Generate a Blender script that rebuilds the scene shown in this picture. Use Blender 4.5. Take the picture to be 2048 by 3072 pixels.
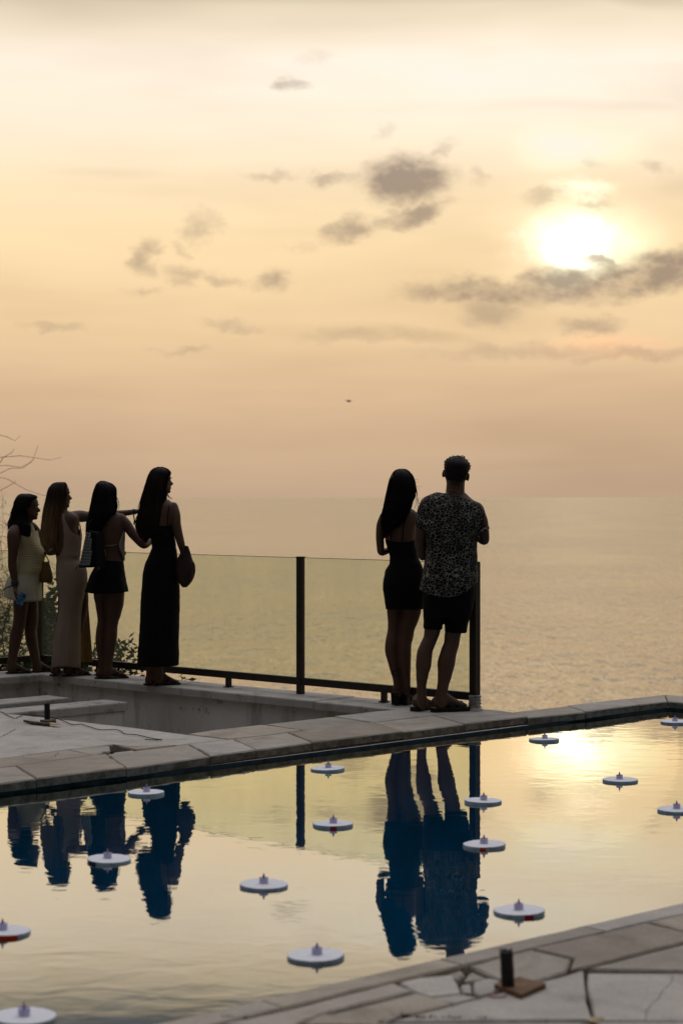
import bpy, bmesh, math, random
from mathutils import Vector, Matrix, noise
random.seed(7)
R = math.radians
C = bpy.context.scene.collection
SC = bpy.context.scene
for o in list(bpy.data.objects):
    bpy.data.objects.remove(o, do_unlink=True)

# ------------------------------------------------------------------ camera
F = 5803.0            # focal length in photo pixels (photo 2048 x 3072): 68 mm on a 24 mm wide frame
YH = 1489.0           # eye-level line in the photo
H = 1.513             # eye height above the terrace stone (z = 0)
cam = bpy.data.cameras.new('camera')
cam.sensor_fit = 'HORIZONTAL'; cam.sensor_width = 24.0; cam.lens = 68.0
cam.clip_start = 0.1; cam.clip_end = 120000.0
cam_o = bpy.data.objects.new('camera', cam); C.objects.link(cam_o)
PITCH = math.atan((1536 - YH) / F)
cam_o.location = (0, 0, H)
cam_o.rotation_euler = (R(90) - PITCH, 0, 0)
cam.dof.use_dof = True; cam.dof.focus_distance = 13.9; cam.dof.aperture_fstop = 3.3
SC.camera = cam_o
CAM_M = Matrix.Rotation(R(90) - PITCH, 4, 'X')

def ray(px, py):
    d = CAM_M @ Vector(((px - 1024) / F, (1536 - py) / F, -1.0))
    return d
def at(px, py, z=0.0):
    """ground point at height z that the plan drawing marks with (px, py)"""
    d = ray(px, py); t = (z - H) / d.z
    return Vector((d.x * t, d.y * t, z))
def atd(px, py, Y):
    """point at distance Y in front of the camera"""
    d = ray(px, py); t = Y / d.y
    return Vector((d.x * t, Y, H + d.z * t))
def sky_dir(px, py):
    d = ray(px, py).normalized()
    return math.degrees(math.atan2(d.x, d.y)), math.degrees(math.asin(d.z))

# ------------------------------------------------------------------ exposure
SC.view_settings.view_transform = 'Standard'
SC.view_settings.look = 'None'
SC.view_settings.exposure = 0.0
SC.view_settings.gamma = 1.0
SC.render.engine = 'CYCLES'
SC.cycles.max_bounces = 10
SC.cycles.transparent_max_bounces = 24
SC.cycles.caustics_reflective = False
SC.cycles.caustics_refractive = False
SC.cycles.sample_clamp_indirect = 6.0

def lin(r, g, b):
    f = lambda c: ((c / 255) / 12.92) if c / 255 <= 0.04045 else (((c / 255) + 0.055) / 1.055) ** 2.4
    return (f(r), f(g), f(b), 1.0)

# ------------------------------------------------------------------ node helper
class NT:
    def __init__(self, tree):
        self.t = tree; self.n = tree.nodes; self.l = tree.links
    def node(self, kind, **kw):
        nd = self.n.new(kind)
        for k, v in kw.items(): setattr(nd, k, v)
        return nd
    def put(self, sock, val):
        if val is None: return
        if isinstance(val, bpy.types.NodeSocket): self.l.new(val, sock)
        else: sock.default_value = val
    def math(self, op, a, b=None, c=None, clamp=False):
        nd = self.node('ShaderNodeMath', operation=op, use_clamp=clamp)
        self.put(nd.inputs[0], a); self.put(nd.inputs[1], b); self.put(nd.inputs[2], c)
        return nd.outputs[0]
    def vmath(self, op, a, b=None, s=None):
        nd = self.node('ShaderNodeVectorMath', operation=op)
        self.put(nd.inputs[0], a); self.put(nd.inputs[1], b)
        if s is not None: self.put(nd.inputs['Scale'], s)
        return nd.outputs['Value'] if op in ('LENGTH', 'DOT_PRODUCT', 'DISTANCE') else nd.outputs[0]
    def comb(self, x, y, z=0.0):
        nd = self.node('ShaderNodeCombineXYZ')
        self.put(nd.inputs[0], x); self.put(nd.inputs[1], y); self.put(nd.inputs[2], z)
        return nd.outputs[0]
    def sep(self, v):
        nd = self.node('ShaderNodeSeparateXYZ'); self.put(nd.inputs[0], v)
        return nd.outputs
    def noise(self, vec, scale=1.0, detail=2.0, rough=0.5, dist=0.0, out='Fac', dims='3D'):
        nd = self.node('ShaderNodeTexNoise', noise_dimensions=dims)
        self.put(nd.inputs['Vector'], vec); self.put(nd.inputs['Scale'], scale)
        self.put(nd.inputs['Detail'], detail); self.put(nd.inputs['Roughness'], rough); self.put(nd.inputs['Distortion'], dist)
        return nd.outputs[out]
    def smooth(self, v, a, b, lo=0.0, hi=1.0, kind='SMOOTHSTEP'):
        nd = self.node('ShaderNodeMapRange', interpolation_type=kind)
        self.put(nd.inputs['Value'], v)
        nd.inputs['From Min'].default_value = a; nd.inputs['From Max'].default_value = b
        nd.inputs['To Min'].default_value = lo; nd.inputs['To Max'].default_value = hi
        return nd.outputs[0]
    def ramp(self, v, stops, interp='LINEAR'):
        nd = self.node('ShaderNodeValToRGB'); self.put(nd.inputs[0], v)
        cr = nd.color_ramp; cr.interpolation = interp
        while len(cr.elements) > 1: cr.elements.remove(cr.elements[-1])
        cr.elements[0].position = stops[0][0]; cr.elements[0].color = stops[0][1]
        for p, c in stops[1:]:
            e = cr.elements.new(p); e.color = c
        return nd.outputs[0]
    def mix(self, fac, a, b, blend='MIX'):
        nd = self.node('ShaderNodeMix', data_type='RGBA', blend_type=blend)
        self.put(nd.inputs[0], fac); self.put(nd.inputs[6], a); self.put(nd.inputs[7], b)
        return nd.outputs[2]
    def mapping(self, vec, loc=(0, 0, 0), rot=(0, 0, 0), scale=(1, 1, 1), vt='POINT'):
        nd = self.node('ShaderNodeMapping', vector_type=vt)
        self.put(nd.inputs['Vector'], vec)
        nd.inputs['Location'].default_value = loc; nd.inputs['Rotation'].default_value = rot; nd.inputs['Scale'].default_value = scale
        return nd.outputs[0]

# ------------------------------------------------------------------ sky (world)
SUN_AZ, SUN_EL = sky_dir(1725, 735)
w = bpy.data.worlds.new('World'); SC.world = w; w.use_nodes = True
T = NT(w.node_tree); T.n.clear()
co = T.node('ShaderNodeTexCoord').outputs['Generated']
dirv = T.vmath('NORMALIZE', co)
dx, dy, dz = T.sep(dirv)
U = T.math('MULTIPLY', T.math('ARCTAN2', dx, dy), 57.2958)
V = T.math('MULTIPLY', T.math('ARCSINE', dz), 57.2958)
V = T.math('ABSOLUTE', V)
UV = T.comb(U, V)
# physical clear sky high up and behind, as base
sky = T.node('ShaderNodeTexSky', sky_type='NISHITA')
sky.sun_disc = False; sky.sun_elevation = R(SUN_EL); sky.sun_rotation = R(SUN_AZ)
sky.altitude = 20; sky.air_density = 1.0; sky.dust_density = 3.0; sky.ozone_density = 1.0
clear = T.vmath('SCALE', sky.outputs[0], s=T.smooth(V, 22.0, 60.0, 0.0, 0.055))
# golden haze veil, by elevation
def g(v): return v / 40.0
veil = T.ramp(T.math('DIVIDE', V, 40.0, clamp=True), [
    (g(0.0), lin(190, 162, 135)), (g(1.2), lin(204, 173, 141)), (g(3.1), lin(219, 186, 149)), (g(4.6), lin(234, 202, 158)),
    (g(6.0), lin(244, 213, 166)), (g(7.4), lin(252, 222, 175)), (g(8.8), lin(255, 229, 187)), (g(11.0), lin(255, 237, 213)),
    (g(12.6), lin(255, 240, 221)), (g(13.5), lin(245, 227, 201)), (g(14.2), lin(236, 219, 190)), (g(14.75), lin(184, 173, 152)), (g(15.25), lin(116, 114, 109)), (g(20.0), lin(104, 108, 110)),
    (g(29), lin(226, 226, 230)), (g(40), (1.24, 1.22, 1.28, 1))])
# soft far-away modulation of the veil
UVs0 = T.vmath('ADD', UV, (17.0, 3.0, 0.0))
stre = T.noise(T.vmath('MULTIPLY', UVs0, (0.09, 0.55, 1.0)), scale=1.0, detail=3.0, rough=0.55, dist=0.0, dims='2D')
veil = T.mix(1.0, veil, T.ramp(stre, [(0.3, (0.985, 0.975, 0.965, 1)), (0.5, (1.045, 1.045, 1.045, 1)), (0.72, (1.09, 1.085, 1.08, 1))]), 'MULTIPLY')
# side fall-off away from the sun's azimuth
az = T.math('ABSOLUTE', T.math('SUBTRACT', U, SUN_AZ))
az = T.math('MINIMUM', az, T.math('SUBTRACT', 360.0, az))
side = T.ramp(T.math('DIVIDE', az, 180.0, clamp=True), [
    (0.0, (1, 1, 1, 1)), (0.11, (0.97, 0.97, 0.97, 1)), (0.25, (0.70, 0.69, 0.70, 1)), (0.45, (0.24, 0.24, 0.25, 1)), (0.62, (0.07, 0.072, 0.078, 1)), (1.0, (0.035, 0.037, 0.042, 1))])
side = T.mix(T.smooth(V, 35.0, 80.0), side, (0.68, 0.68, 0.70, 1))
veil = T.mix(1.0, veil, side, 'MULTIPLY')
sky_c = T.vmath('ADD', veil, clear)

ROT = {}
def rotated(src, rot):
    """sky angles turned by rot degrees (shared by the clouds that lie at that slant)"""
    if rot == 0: return src
    key = (src.as_pointer(), rot)
    if key not in ROT:
        nd = T.node('ShaderNodeVectorRotate', rotation_type='Z_AXIS')
        T.put(nd.inputs['Vector'], src); nd.inputs['Angle'].default_value = R(rot)
        ROT[key] = nd.outputs[0]
    return ROT[key]
def blob(cx, cy, rx, ry, rot=0.0, soft=0.2, src=None):
    """soft ellipse in sky angles; cx.. are given on the 1568-wide sheet"""
    u, v = sky_dir(cx * 1.3061, cy * 1.3061)
    k = 1.3061 / F * 57.2958
    rot = 0 if abs(rot) < 6 else (-30 if rot < -25 else (-10 if rot < 0 else 15))
    p_ = rotated(src if src is not None else UVd, rot)
    c_, s_ = math.cos(R(rot)), math.sin(R(rot))
    u, v = u * c_ - v * s_, u * s_ + v * c_
    nd = T.node('ShaderNodeVectorMath', operation='MULTIPLY_ADD')
    T.put(nd.inputs[0], p_); nd.inputs[1].default_value = (1 / (rx * k), 1 / (ry * k), 0); nd.inputs[2].default_value = (-u / (rx * k), -v / (ry * k), 0)
    return T.smooth(T.vmath('LENGTH', nd.outputs[0]), 1.25, soft)
# broken cloud edges
n1 = T.noise(T.vmath('MULTIPLY', UV, (0.55, 0.9, 1.0)), scale=1.0, detail=5.0, rough=0.64, out='Color', dims='2D')
off = T.vmath('MULTIPLY', T.vmath('SUBTRACT', n1, (0.5, 0.5, 0.5)), (1.9, 1.0, 0.0))
UVd = T.vmath('ADD', UV, off)
n2 = T.noise(T.vmath('MULTIPLY', UV, (0.16, 0.35, 1.0)), scale=1.0, detail=1.0, rough=0.5, out='Color', dims='2D')
UVs = T.vmath('ADD', UV, T.vmath('MULTIPLY', T.vmath('SUBTRACT', n2, (0.5, 0.5, 0.5)), (5.0, 1.2, 0.0)))
# everything that drifts in the veil: (cx, cy, rx, ry, slant, softness) on the 1568-wide sheet
GLOW = [((0.10, 0.10, 0.10), (1010, 160, 560, 110, 0, 0.0)), ((0.10, 0.08, 0.05), (1320, 540, 300, 240, 0, 0.0)), ((0.22, 0.20, 0.15), (1300, 345, 150, 46, 0, 0.0)),
        ((0.16, 0.02, 0.0), (1420, 790, 230, 40, 0, 0.0)), ((0.10, 0.02, 0.0), (1400, 832, 160, 10, 0, 0.0)), ((0.30, 0.26, 0.20), (1322, 560, 170, 120, 0, 0.0))]
SHADE = [(1480, 470, 380, 150, 0, 0.0, 0.20), (1130, 560, 260, 110, 0, 0.0, 0.16), (1540, 960, 640, 150, 0, 0.0, 0.30), (1300, 890, 420, 40, 0, 0.0, 0.22), (1600, 1080, 700, 90, 0, 0.0, 0.24), (100, 0, 640, 70, 0, 0.0, 0.42),
         (1500, 5, 170, 30, 12, 0.0, 0.42), (1330, 243, 330, 22, 4, 0.0, 0.17), (1570, 430, 150, 90, 0, 0.0, 0.3), (1570, 230, 120, 80, 0, 0.0, 0.24),
         (300, 408, 230, 18, -2, 0.0, 0.18), (1180, 700, 420, 60, 0, 0.0, 0.30), (860, 765, 260, 22, -3, 0.0, 0.32), (900, 640, 300, 60, 0, 0.0, 0.12)]
SUNF = [((0.28, 0.25, 0.20), (1320, 560, 180, 110, 0, 0.0)), ((0.6, 0.58, 0.54), (1316, 552, 132, 62, 0, 0.0)), ((0.6, 0.58, 0.54), (1322, 594, 88, 60, 0, 0.0)), ((0.30, 0.30, 0.28), (1340, 440, 75, 30, 0, 0.0))]
CL = [(925, 412, 112, 56, 0, 1.0), (780, 410, 60, 17, 4, 0.6), (955, 492, 92, 26, -12, 0.85), (800, 525, 84, 34, -8, 0.75), (1000, 340, 52, 18, -32, 0.45),
      (665, 188, 56, 17, -5, 0.65), (655, 168, 26, 10, 0, 0.3), (462, 520, 46, 38, 0, 0.5), (330, 585, 44, 42, 0, 0.66), (430, 634, 70, 30, 5, 0.55), (522, 648, 60, 17, 3, 0.45),
      (628, 642, 54, 32, 0, 0.72), (420, 572, 24, 16, 0, 0.3), (1120, 668, 190, 32, 0, 0.85), (1285, 652, 110, 44, 0, 0.9), (1480, 628, 200, 46, -10, 1.0), (1130, 716, 84, 40, 0, 0.5),
      (1362, 748, 72, 24, 0, 0.6), (1385, 690, 64, 16, 0, 0.4), (120, 756, 90, 15, 0, 0.42), (520, 748, 70, 13, 0, 0.34), (850, 768, 190, 18, -3, 0.26), (1200, 808, 260, 22, 0, 0.34),
      (1470, 812, 200, 16, 0, 0.38), (620, 398, 74, 12, 0, 0.36), (420, 804, 74, 12, 0, 0.34), (1250, 452, 60, 18, 0, 0.42), (1500, 378, 46, 20, 20, 0.35), (1400, 596, 80, 12, -3, 0.7),
      (1090, 402, 24, 30, 0, 0.3), (875, 302, 26, 20, 0, 0.22), (325, 666, 44, 12, 0, 0.35), (1350, 378, 30, 18, 0, 0.25), (1380, 470, 60, 14, 0, 0.4), (720, 128, 50, 14, 0, 0.16), (690, 570, 50, 14, 0, 0.18)]
fine_f = T.smooth(T.sep(n1)[2], 0.28, 0.6, 0.5, 1.05)
def sky_band(y0, y1):
    """sky colour between two heights of the sheet, with only the clouds that can reach in there"""
    inb = lambda a, m: a[1] - 1.3 * a[3] - abs(a[2] * math.sin(R(a[4]))) - m < y1 and a[1] + 1.3 * a[3] + abs(a[2] * math.sin(R(a[4]))) + m > y0
    c = sky_base
    for col, a in GLOW:
        if inb(a, 55): c = T.vmath('ADD', c, T.vmath('SCALE', col, s=blob(*a, src=UVs)))
    sh = None
    for a in SHADE:
        if inb(a, 55):
            f = T.math('MULTIPLY', blob(*a[:6], src=UVs), a[6]); sh = f if sh is None else T.math('MAXIMUM', sh, f)
    if sh is not None: c = T.mix(sh, c, T.vmath('MULTIPLY', c, (0.60, 0.58, 0.58)))
    c = T.mix(1.0, c, (1.04, 0.935, 0.84, 1), 'DARKEN')
    pre = c
    for col, a in SUNF:
        if inb(a, 45): c = T.vmath('ADD', c, T.vmath('SCALE', col, s=blob(*a)))
    dens = None
    for cx, cy, rx, ry, rot, s_ in CL:
        if inb((cx, cy, rx, ry, rot), 45):
            f = T.math('MULTIPLY', blob(cx, cy, rx * 1.04, ry * 1.04, rot, 0.1 + 0.3 * s_ * s_), s_); dens = f if dens is None else T.math('MAXIMUM', dens, f)
    if dens is not None:
        dens = T.math('MULTIPLY', T.math('MULTIPLY', dens, fine_f), 1.0)
        cl = T.vmath('ADD', T.vmath('MULTIPLY', pre, (0.21, 0.205, 0.21)), (0.20, 0.152, 0.122))
        c = T.mix(dens, c, cl)
    b = T.node('ShaderNodeBackground'); T.put(b.inputs[0], c)
    return b.outputs[0]
sky_base = sky_c
b0 = T.node('ShaderNodeBackground'); T.put(b0.inputs[0], sky_base); out = b0.outputs[0]
edges = [-260, 270, 470, 590, 705, 850, 1300]
for y0, y1 in zip(edges[:-1], edges[1:]):
    v1 = sky_dir(1024, y0 * 1.3061)[1]
    nd = T.node('ShaderNodeMixShader')
    T.put(nd.inputs[0], T.math('LESS_THAN', V, v1)); T.l.new(out, nd.inputs[1]); T.l.new(sky_band(y0, y1), nd.inputs[2]); out = nd.outputs[0]
wide = T.node('ShaderNodeMixShader')
T.put(wide.inputs[0], T.math('GREATER_THAN', az, 42.0)); T.l.new(out, wide.inputs[1])
b1 = T.node('ShaderNodeBackground'); T.put(b1.inputs[0], sky_base); T.l.new(b1.outputs[0], wide.inputs[2])
T.l.new(wide.outputs[0], T.node('ShaderNodeOutputWorld').inputs[0])
w.cycles.sampling_method = 'MANUAL'; w.cycles.sample_map_resolution = 512

# ------------------------------------------------------------------ sun
sl = bpy.data.lights.new('sun', 'SUN'); sl.energy = 0.001; sl.angle = R(6.0); sl.color = (1.0, 0.82, 0.55)
so = bpy.data.objects.new('sun', sl); C.objects.link(so)
sd = Vector((math.sin(R(SUN_AZ)) * math.cos(R(SUN_EL)), math.cos(R(SUN_AZ)) * math.cos(R(SUN_EL)), math.sin(R(SUN_EL))))
so.rotation_euler = sd.to_track_quat('Z', 'Y').to_euler(); so.location = (4, 30, 12)
# ------------------------------------------------------------------ object helpers
BASE = {}
def props(o, label=None, cat=None, group=None, kind=None):
    if label: o['label'] = label
    if cat: o['category'] = cat
    if group: o['group'] = group
    if kind: o['kind'] = kind
    return o
def new_obj(name, data, parent=None, base=None):
    o = bpy.data.objects.new(name, data); C.objects.link(o)
    if parent is not None:
        o.parent = parent; BASE[o.name] = BASE[parent.name].copy()
    else:
        b = Vector(base) if base is not None else Vector((0, 0, 0))
        o.location = b; BASE[o.name] = b
    return o
def empty(name, base, **kw):
    o = new_obj(name, None, base=base); o.empty_display_size = 0.1
    return props(o, **kw)
def mesh(name, V_, F_, mat, parent=None, base=None, smooth=False, **kw):
    """V_ in world coordinates; the object's origin is its thing's base"""
    if parent is not None: b = BASE[parent.name]
    elif base is not None: b = Vector(base)
    else: b = Vector((0, 0, 0))
    me = bpy.data.meshes.new(name)
    me.from_pydata([tuple(Vector(v) - b) for v in V_], [], F_)
    me.update()
    if smooth:
        me.polygons.foreach_set('use_smooth', [True] * len(me.polygons))
    if mat: me.materials.append(mat)
    o = new_obj(name, me, parent, b)
    return props(o, **kw)

class MB:
    """collects shapes into one mesh"""
    def __init__(self): self.v = []; self.f = []
    def add(self, V_, F_):
        k = len(self.v); self.v += [Vector(p) for p in V_]; self.f += [tuple(i + k for i in f) for f in F_]
        return self
    def box(self, c, ax, ay, az):
        c, ax, ay, az = map(Vector, (c, ax, ay, az))
        P = [c + sx * ax + sy * ay + sz * az for sz in (-1, 1) for sx, sy in ((-1, -1), (1, -1), (1, 1), (-1, 1))]
        return self.add(P, [(3, 2, 1, 0), (4, 5, 6, 7), (0, 1, 5, 4), (1, 2, 6, 5), (2, 3, 7, 6), (3, 0, 4, 7)])
    def bar(self, a, b, w_, d, up=(0, 0, 1)):
        """rectangular bar from a to b, w_ across, d along 'up'"""
        a, b = Vector(a), Vector(b); t = (b - a); L = t.length; t.normalize()
        u = Vector(up); s = t.cross(u).normalized(); u = s.cross(t).normalized()
        return self.box((a + b) / 2, t * L / 2, s * w_ / 2, u * d / 2)
    def rings(self, rings, cap=True, close=False):
        n = len(rings[0]); k = len(self.v)
        for r in rings: self.v += [Vector(p) for p in r]
        m = len(rings)
        for i in range(m - 1 + (1 if close else 0)):
            a = k + i * n; b = k + ((i + 1) % m) * n
            for j in range(n):
                j2 = (j + 1) % n
                self.f.append((a + j, a + j2, b + j2, b + j))
        if cap and not close:
            self.f.append(tuple(k + j for j in reversed(range(n))))
            self.f.append(tuple(k + (m - 1) * n + j for j in range(n)))
        return self
    def tube(self, pts, rad, n=8, cap=True, flat=None, up=None):
        """round tube through pts; rad one number or one per point; flat: thickness ratio across 'up'"""
        pts = [Vector(p) for p in pts]; m = len(pts)
        if not hasattr(rad, '__len__'): rad = [rad] * m
        rs = []; last = None
        for i, p in enumerate(pts):
            t = (pts[min(i + 1, m - 1)] - pts[max(i - 1, 0)])
            if t.length < 1e-9: t = Vector((0, 0, 1))
            t.normalize()
            if up is not None: ref = Vector(up)
            elif last is None: ref = Vector((0, 1, 0)) if abs(t.y) < 0.9 else Vector((1, 0, 0))
            else: ref = last
            a = (ref - t * ref.dot(t)); a = a.normalized() if a.length > 1e-6 else Vector((1, 0, 0))
            last = a; b = t.cross(a)
            r = rad[i]; ra, rb = (r if hasattr(r, '__len__') else (r * (flat or 1.0), r))
            rs.append([p + a * (ra * math.cos(2 * math.pi * j / n)) + b * (rb * math.sin(2 * math.pi * j / n)) for j in range(n)])
        return self.rings(rs, cap)
    def ball(self, c, r, n=12, m=8, rot=None):
        c = Vector(c); r = Vector(r) if hasattr(r, '__len__') else Vector((r, r, r))
        rs = []
        for i in range(1, m):
            th = math.pi * i / m
            ring = []
            for j in range(n):
                ph = 2 * math.pi * j / n
                q = Vector((r.x * math.sin(th) * math.cos(ph), r.y * math.sin(th) * math.sin(ph), -r.z * math.cos(th)))
                if rot is not None: q = rot @ q
                ring.append(c + q)
            rs.append(ring)
        k = len(self.v); self.rings(rs, cap=False)
        bz = Vector((0, 0, -r.z)); tz = Vector((0, 0, r.z))
        if rot is not None: bz = rot @ bz; tz = rot @ tz
        self.v += [c + bz, c + tz]; ib = len(self.v) - 2; it = ib + 1
        for j in range(n):
            self.f.append((k + (j + 1) % n, k + j, ib)); self.f.append((k + (m - 2) * n + j, k + (m - 2) * n + (j + 1) % n, it))
        return self
    def build(self, name, mat, parent=None, base=None, smooth=False, **kw):
        return mesh(name, self.v, self.f, mat, parent, base, smooth, **kw)

# ------------------------------------------------------------------ materials
MATS = {}
def mat(name, col=(0.5, 0.5, 0.5), rough=0.7, spec=0.3, metal=0.0, vary=0.0, vscale=8.0, bump=0.0, bscale=40.0, col2=None, sheen=0.0, trans=0.0, rnd=0.0, detail=4.0):
    if name in MATS: return MATS[name]
    m = bpy.data.materials.new(name); m.use_nodes = True; MATS[name] = m
    t = NT(m.node_tree); p = t.n['Principled BSDF']
    p.inputs['Roughness'].default_value = rough; p.inputs['Metallic'].default_value = metal
    p.inputs['Specular IOR Level'].default_value = spec
    if sheen: p.inputs['Sheen Weight'].default_value = sheen
    pos = t.node('ShaderNodeTexCoord').outputs['Object']
    c1 = (*col, 1); c2 = (*(col2 if col2 else tuple(x * (1 - vary) for x in col)), 1)
    c = c1
    if vary or col2:
        c = t.mix(t.smooth(t.noise(pos, vscale, detail, 0.6), 0.32, 0.68), c1, c2)
    if rnd:
        rn = t.node('ShaderNodeObjectInfo').outputs['Random']
        c = t.vmath('SCALE', c if not isinstance(c, tuple) else c[:3], s=t.math('ADD', t.math('MULTIPLY', rn, 2 * rnd), 1 - rnd))
    t.put(p.inputs['Base Color'], c)
    if bump:
        b = t.node('ShaderNodeBump'); b.inputs['Strength'].default_value = 1.0; b.inputs['Distance'].default_value = bump
        t.put(b.inputs['Height'], t.noise(pos, bscale, 5.0, 0.6)); t.l.new(b.outputs[0], p.inputs['Normal'])
    if trans:
        tr = t.node('ShaderNodeBsdfTranslucent'); t.put(tr.inputs[0], c)
        mx = t.node('ShaderNodeMixShader'); mx.inputs[0].default_value = trans
        t.l.new(p.outputs[0], mx.inputs[1]); t.l.new(tr.outputs[0], mx.inputs[2])
        t.l.new(mx.outputs[0], t.n['Material Output'].inputs[0])
    return m

def stone_mat(name, a, b, stain, rnd=0.12):
    """weathered paving stone: two mineral tones, pits, dark blotches"""
    m = bpy.data.materials.new(name); m.use_nodes = True; MATS[name] = m
    t = NT(m.node_tree); p = t.n['Principled BSDF']; p.inputs['Roughness'].default_value = 0.85; p.inputs['Specular IOR Level'].default_value = 0.25
    pos = t.node('ShaderNodeNewGeometry').outputs['Position']
    rn = t.node('ShaderNodeObjectInfo').outputs['Random']
    posr = t.vmath('ADD', pos, t.comb(t.math('MULTIPLY', rn, 31.0), t.math('MULTIPLY', rn, 17.0), 0.0))
    c = t.mix(t.smooth(t.noise(posr, 5.0, 5.0, 0.6, 0.4), 0.3, 0.7), (*a, 1), (*b, 1))
    c = t.mix(t.smooth(t.noise(posr, 2.3, 6.0, 0.65, 0.8), 0.48, 0.72, 0.0, 0.85), c, (*stain, 1))
    c = t.mix(t.smooth(t.noise(posr, 75.0, 3.0, 0.65), 0.56, 0.70, 0.0, 0.6), c, (*[x * 0.42 for x in a], 1))
    c = t.mix(t.smooth(t.noise(posr, 110.0, 2.0, 0.6), 0.60, 0.72, 0.0, 0.35), c, (*[min(1, x * 1.5) for x in a], 1))
    c = t.mix(t.smooth(t.noise(pos, 0.9, 4.0, 0.6, 0.5), 0.45, 0.7, 0.0, 0.4), c, (*[x * 0.55 for x in a], 1))
    c = t.vmath('SCALE', c, s=t.math('ADD', t.math('MULTIPLY', rn, 2 * rnd), 1 - rnd))
    t.put(p.inputs['Base Color'], c)
    h = t.math('ADD', t.noise(posr, 14.0, 6.0, 0.62), t.math('MULTIPLY', t.noise(posr, 90.0, 3.0, 0.6), 0.35))
    bp = t.node('ShaderNodeBump'); bp.inputs['Strength'].default_value = 1.0; bp.inputs['Distance'].default_value = 0.009
    t.put(bp.inputs['Height'], h); t.l.new(bp.outputs[0], p.inputs['Normal'])
    return m
M_stone = stone_mat('stone_grey', (0.44, 0.39, 0.32), (0.36, 0.315, 0.255), (0.25, 0.215, 0.17))
M_tan = stone_mat('stone_tan', (0.42, 0.36, 0.28), (0.33, 0.28, 0.215), (0.23, 0.19, 0.145))
M_pale = stone_mat('stone_pale', (0.50, 0.455, 0.395), (0.42, 0.38, 0.327), (0.29, 0.262, 0.228))
M_edge_dark = mat('dark_edge', (0.14, 0.125, 0.085), 0.95, 0.1, col2=(0.29, 0.26, 0.205), vscale=16, bump=0.004, bscale=60)  # side faces of the coping slabs, darker brown than their tops
M_dirt = mat('joint_dirt', (0.075, 0.065, 0.05), 0.95, 0.1, vary=0.5, vscale=20, bump=0.01, bscale=40)

def wall_mat(name, col, dark):
    m = bpy.data.materials.new(name); m.use_nodes = True; MATS[name] = m
    t = NT(m.node_tree); p = t.n['Principled BSDF']; p.inputs['Roughness'].default_value = 0.9; p.inputs['Specular IOR Level'].default_value = 0.2
    pos = t.node('ShaderNodeNewGeometry').outputs['Position']
    c = t.mix(t.smooth(t.noise(pos, 1.7, 5.0, 0.6), 0.35, 0.7), (*col, 1), (*[x * 0.80 for x in col], 1))
    st = t.smooth(t.noise(t.mapping(pos, scale=(7, 7, 0.9)), 1.0, 5.0, 0.6), 0.50, 0.72, 0.0, 0.6)
    c = t.mix(st, c, (*dark, 1))
    sp = t.smooth(t.noise(pos, 8.0, 6.0, 0.72), 0.57, 0.68, 0.0, 0.75)
    c = t.mix(sp, c, (*dark, 1))
    t.put(p.inputs['Base Color'], c)
    bp = t.node('ShaderNodeBump'); bp.inputs['Distance'].default_value = 0.004
    t.put(bp.inputs['Height'], t.noise(pos, 30.0, 6.0, 0.6)); t.l.new(bp.outputs[0], p.inputs['Normal'])
    return m
M_wall = wall_mat('painted_wall', (0.68, 0.635, 0.575), (0.24, 0.215, 0.185))
M_cap = wall_mat('wall_cap', (0.48, 0.445, 0.40), (0.13, 0.118, 0.10))

# ------------------------------------------------------------------ sea
def sea_material():
    m = bpy.data.materials.new('sea_water'); m.use_nodes = True
    t = NT(m.node_tree); t.n.clear()
    pos = t.node('ShaderNodeNewGeometry').outputs['Position']
    big = t.noise(t.mapping(pos, rot=(0, 0, 0.35), scale=(0.020, 0.024, 1)), 1.0, 3.0, 0.55, 0.3)
    mid = t.noise(t.mapping(pos, rot=(0, 0, -0.08), scale=(0.32, 0.10, 1)), 1.0, 3.0, 0.6, 0.3)
    fin = t.noise(t.mapping(pos, rot=(0, 0, 0.05), scale=(0.95, 0.22, 1)), 1.0, 2.0, 0.6)
    gust = t.smooth(t.noise(t.mapping(pos, scale=(0.012, 0.006, 1)), 1.0, 3.0, 0.55), 0.35, 0.65, 0.55, 1.25)
    pat = t.noise(t.mapping(pos, rot=(0, 0, 0.1), scale=(0.13, 0.045, 1)), 1.0, 3.0, 0.6, 0.4)
    h = t.math('ADD', t.math('ADD', t.math('MULTIPLY', big, 0.9), t.math('MULTIPLY', pat, 1.5)), t.math('MULTIPLY', t.math('ADD', t.math('MULTIPLY', mid, 1.55), t.math('MULTIPLY', fin, 0.50)), gust))
    bp = t.node('ShaderNodeBump'); bp.inputs['Strength'].default_value = 1.0; bp.inputs['Distance'].default_value = 1.0
    t.put(bp.inputs['Height'], h)
    gl = t.node('ShaderNodeBsdfGlossy'); gl.inputs['Roughness'].default_value = 0.22; gl.inputs[0].default_value = (1.0, 0.895, 0.725, 1); t.l.new(bp.outputs[0], gl.inputs['Normal'])
    df = t.node('ShaderNodeBsdfDiffuse'); df.inputs[0].default_value = (0.06, 0.058, 0.048, 1)
    fr = t.node('ShaderNodeFresnel'); fr.inputs['IOR'].default_value = 1.34; t.l.new(bp.outputs[0], fr.inputs['Normal'])
    mx = t.node('ShaderNodeMixShader'); t.l.new(t.math('MULTIPLY', t.math('POWER', fr.outputs[0], 0.65), t.math('SUBTRACT', 1.50, t.math('MULTIPLY', fr.outputs[0], 0.93)), clamp=True), mx.inputs[0]); t.l.new(df.outputs[0], mx.inputs[1]); t.l.new(gl.outputs[0], mx.inputs[2])
    t.l.new(mx.outputs[0], t.node('ShaderNodeOutputMaterial').inputs[0])
    return m
SEA = -22.0
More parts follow.
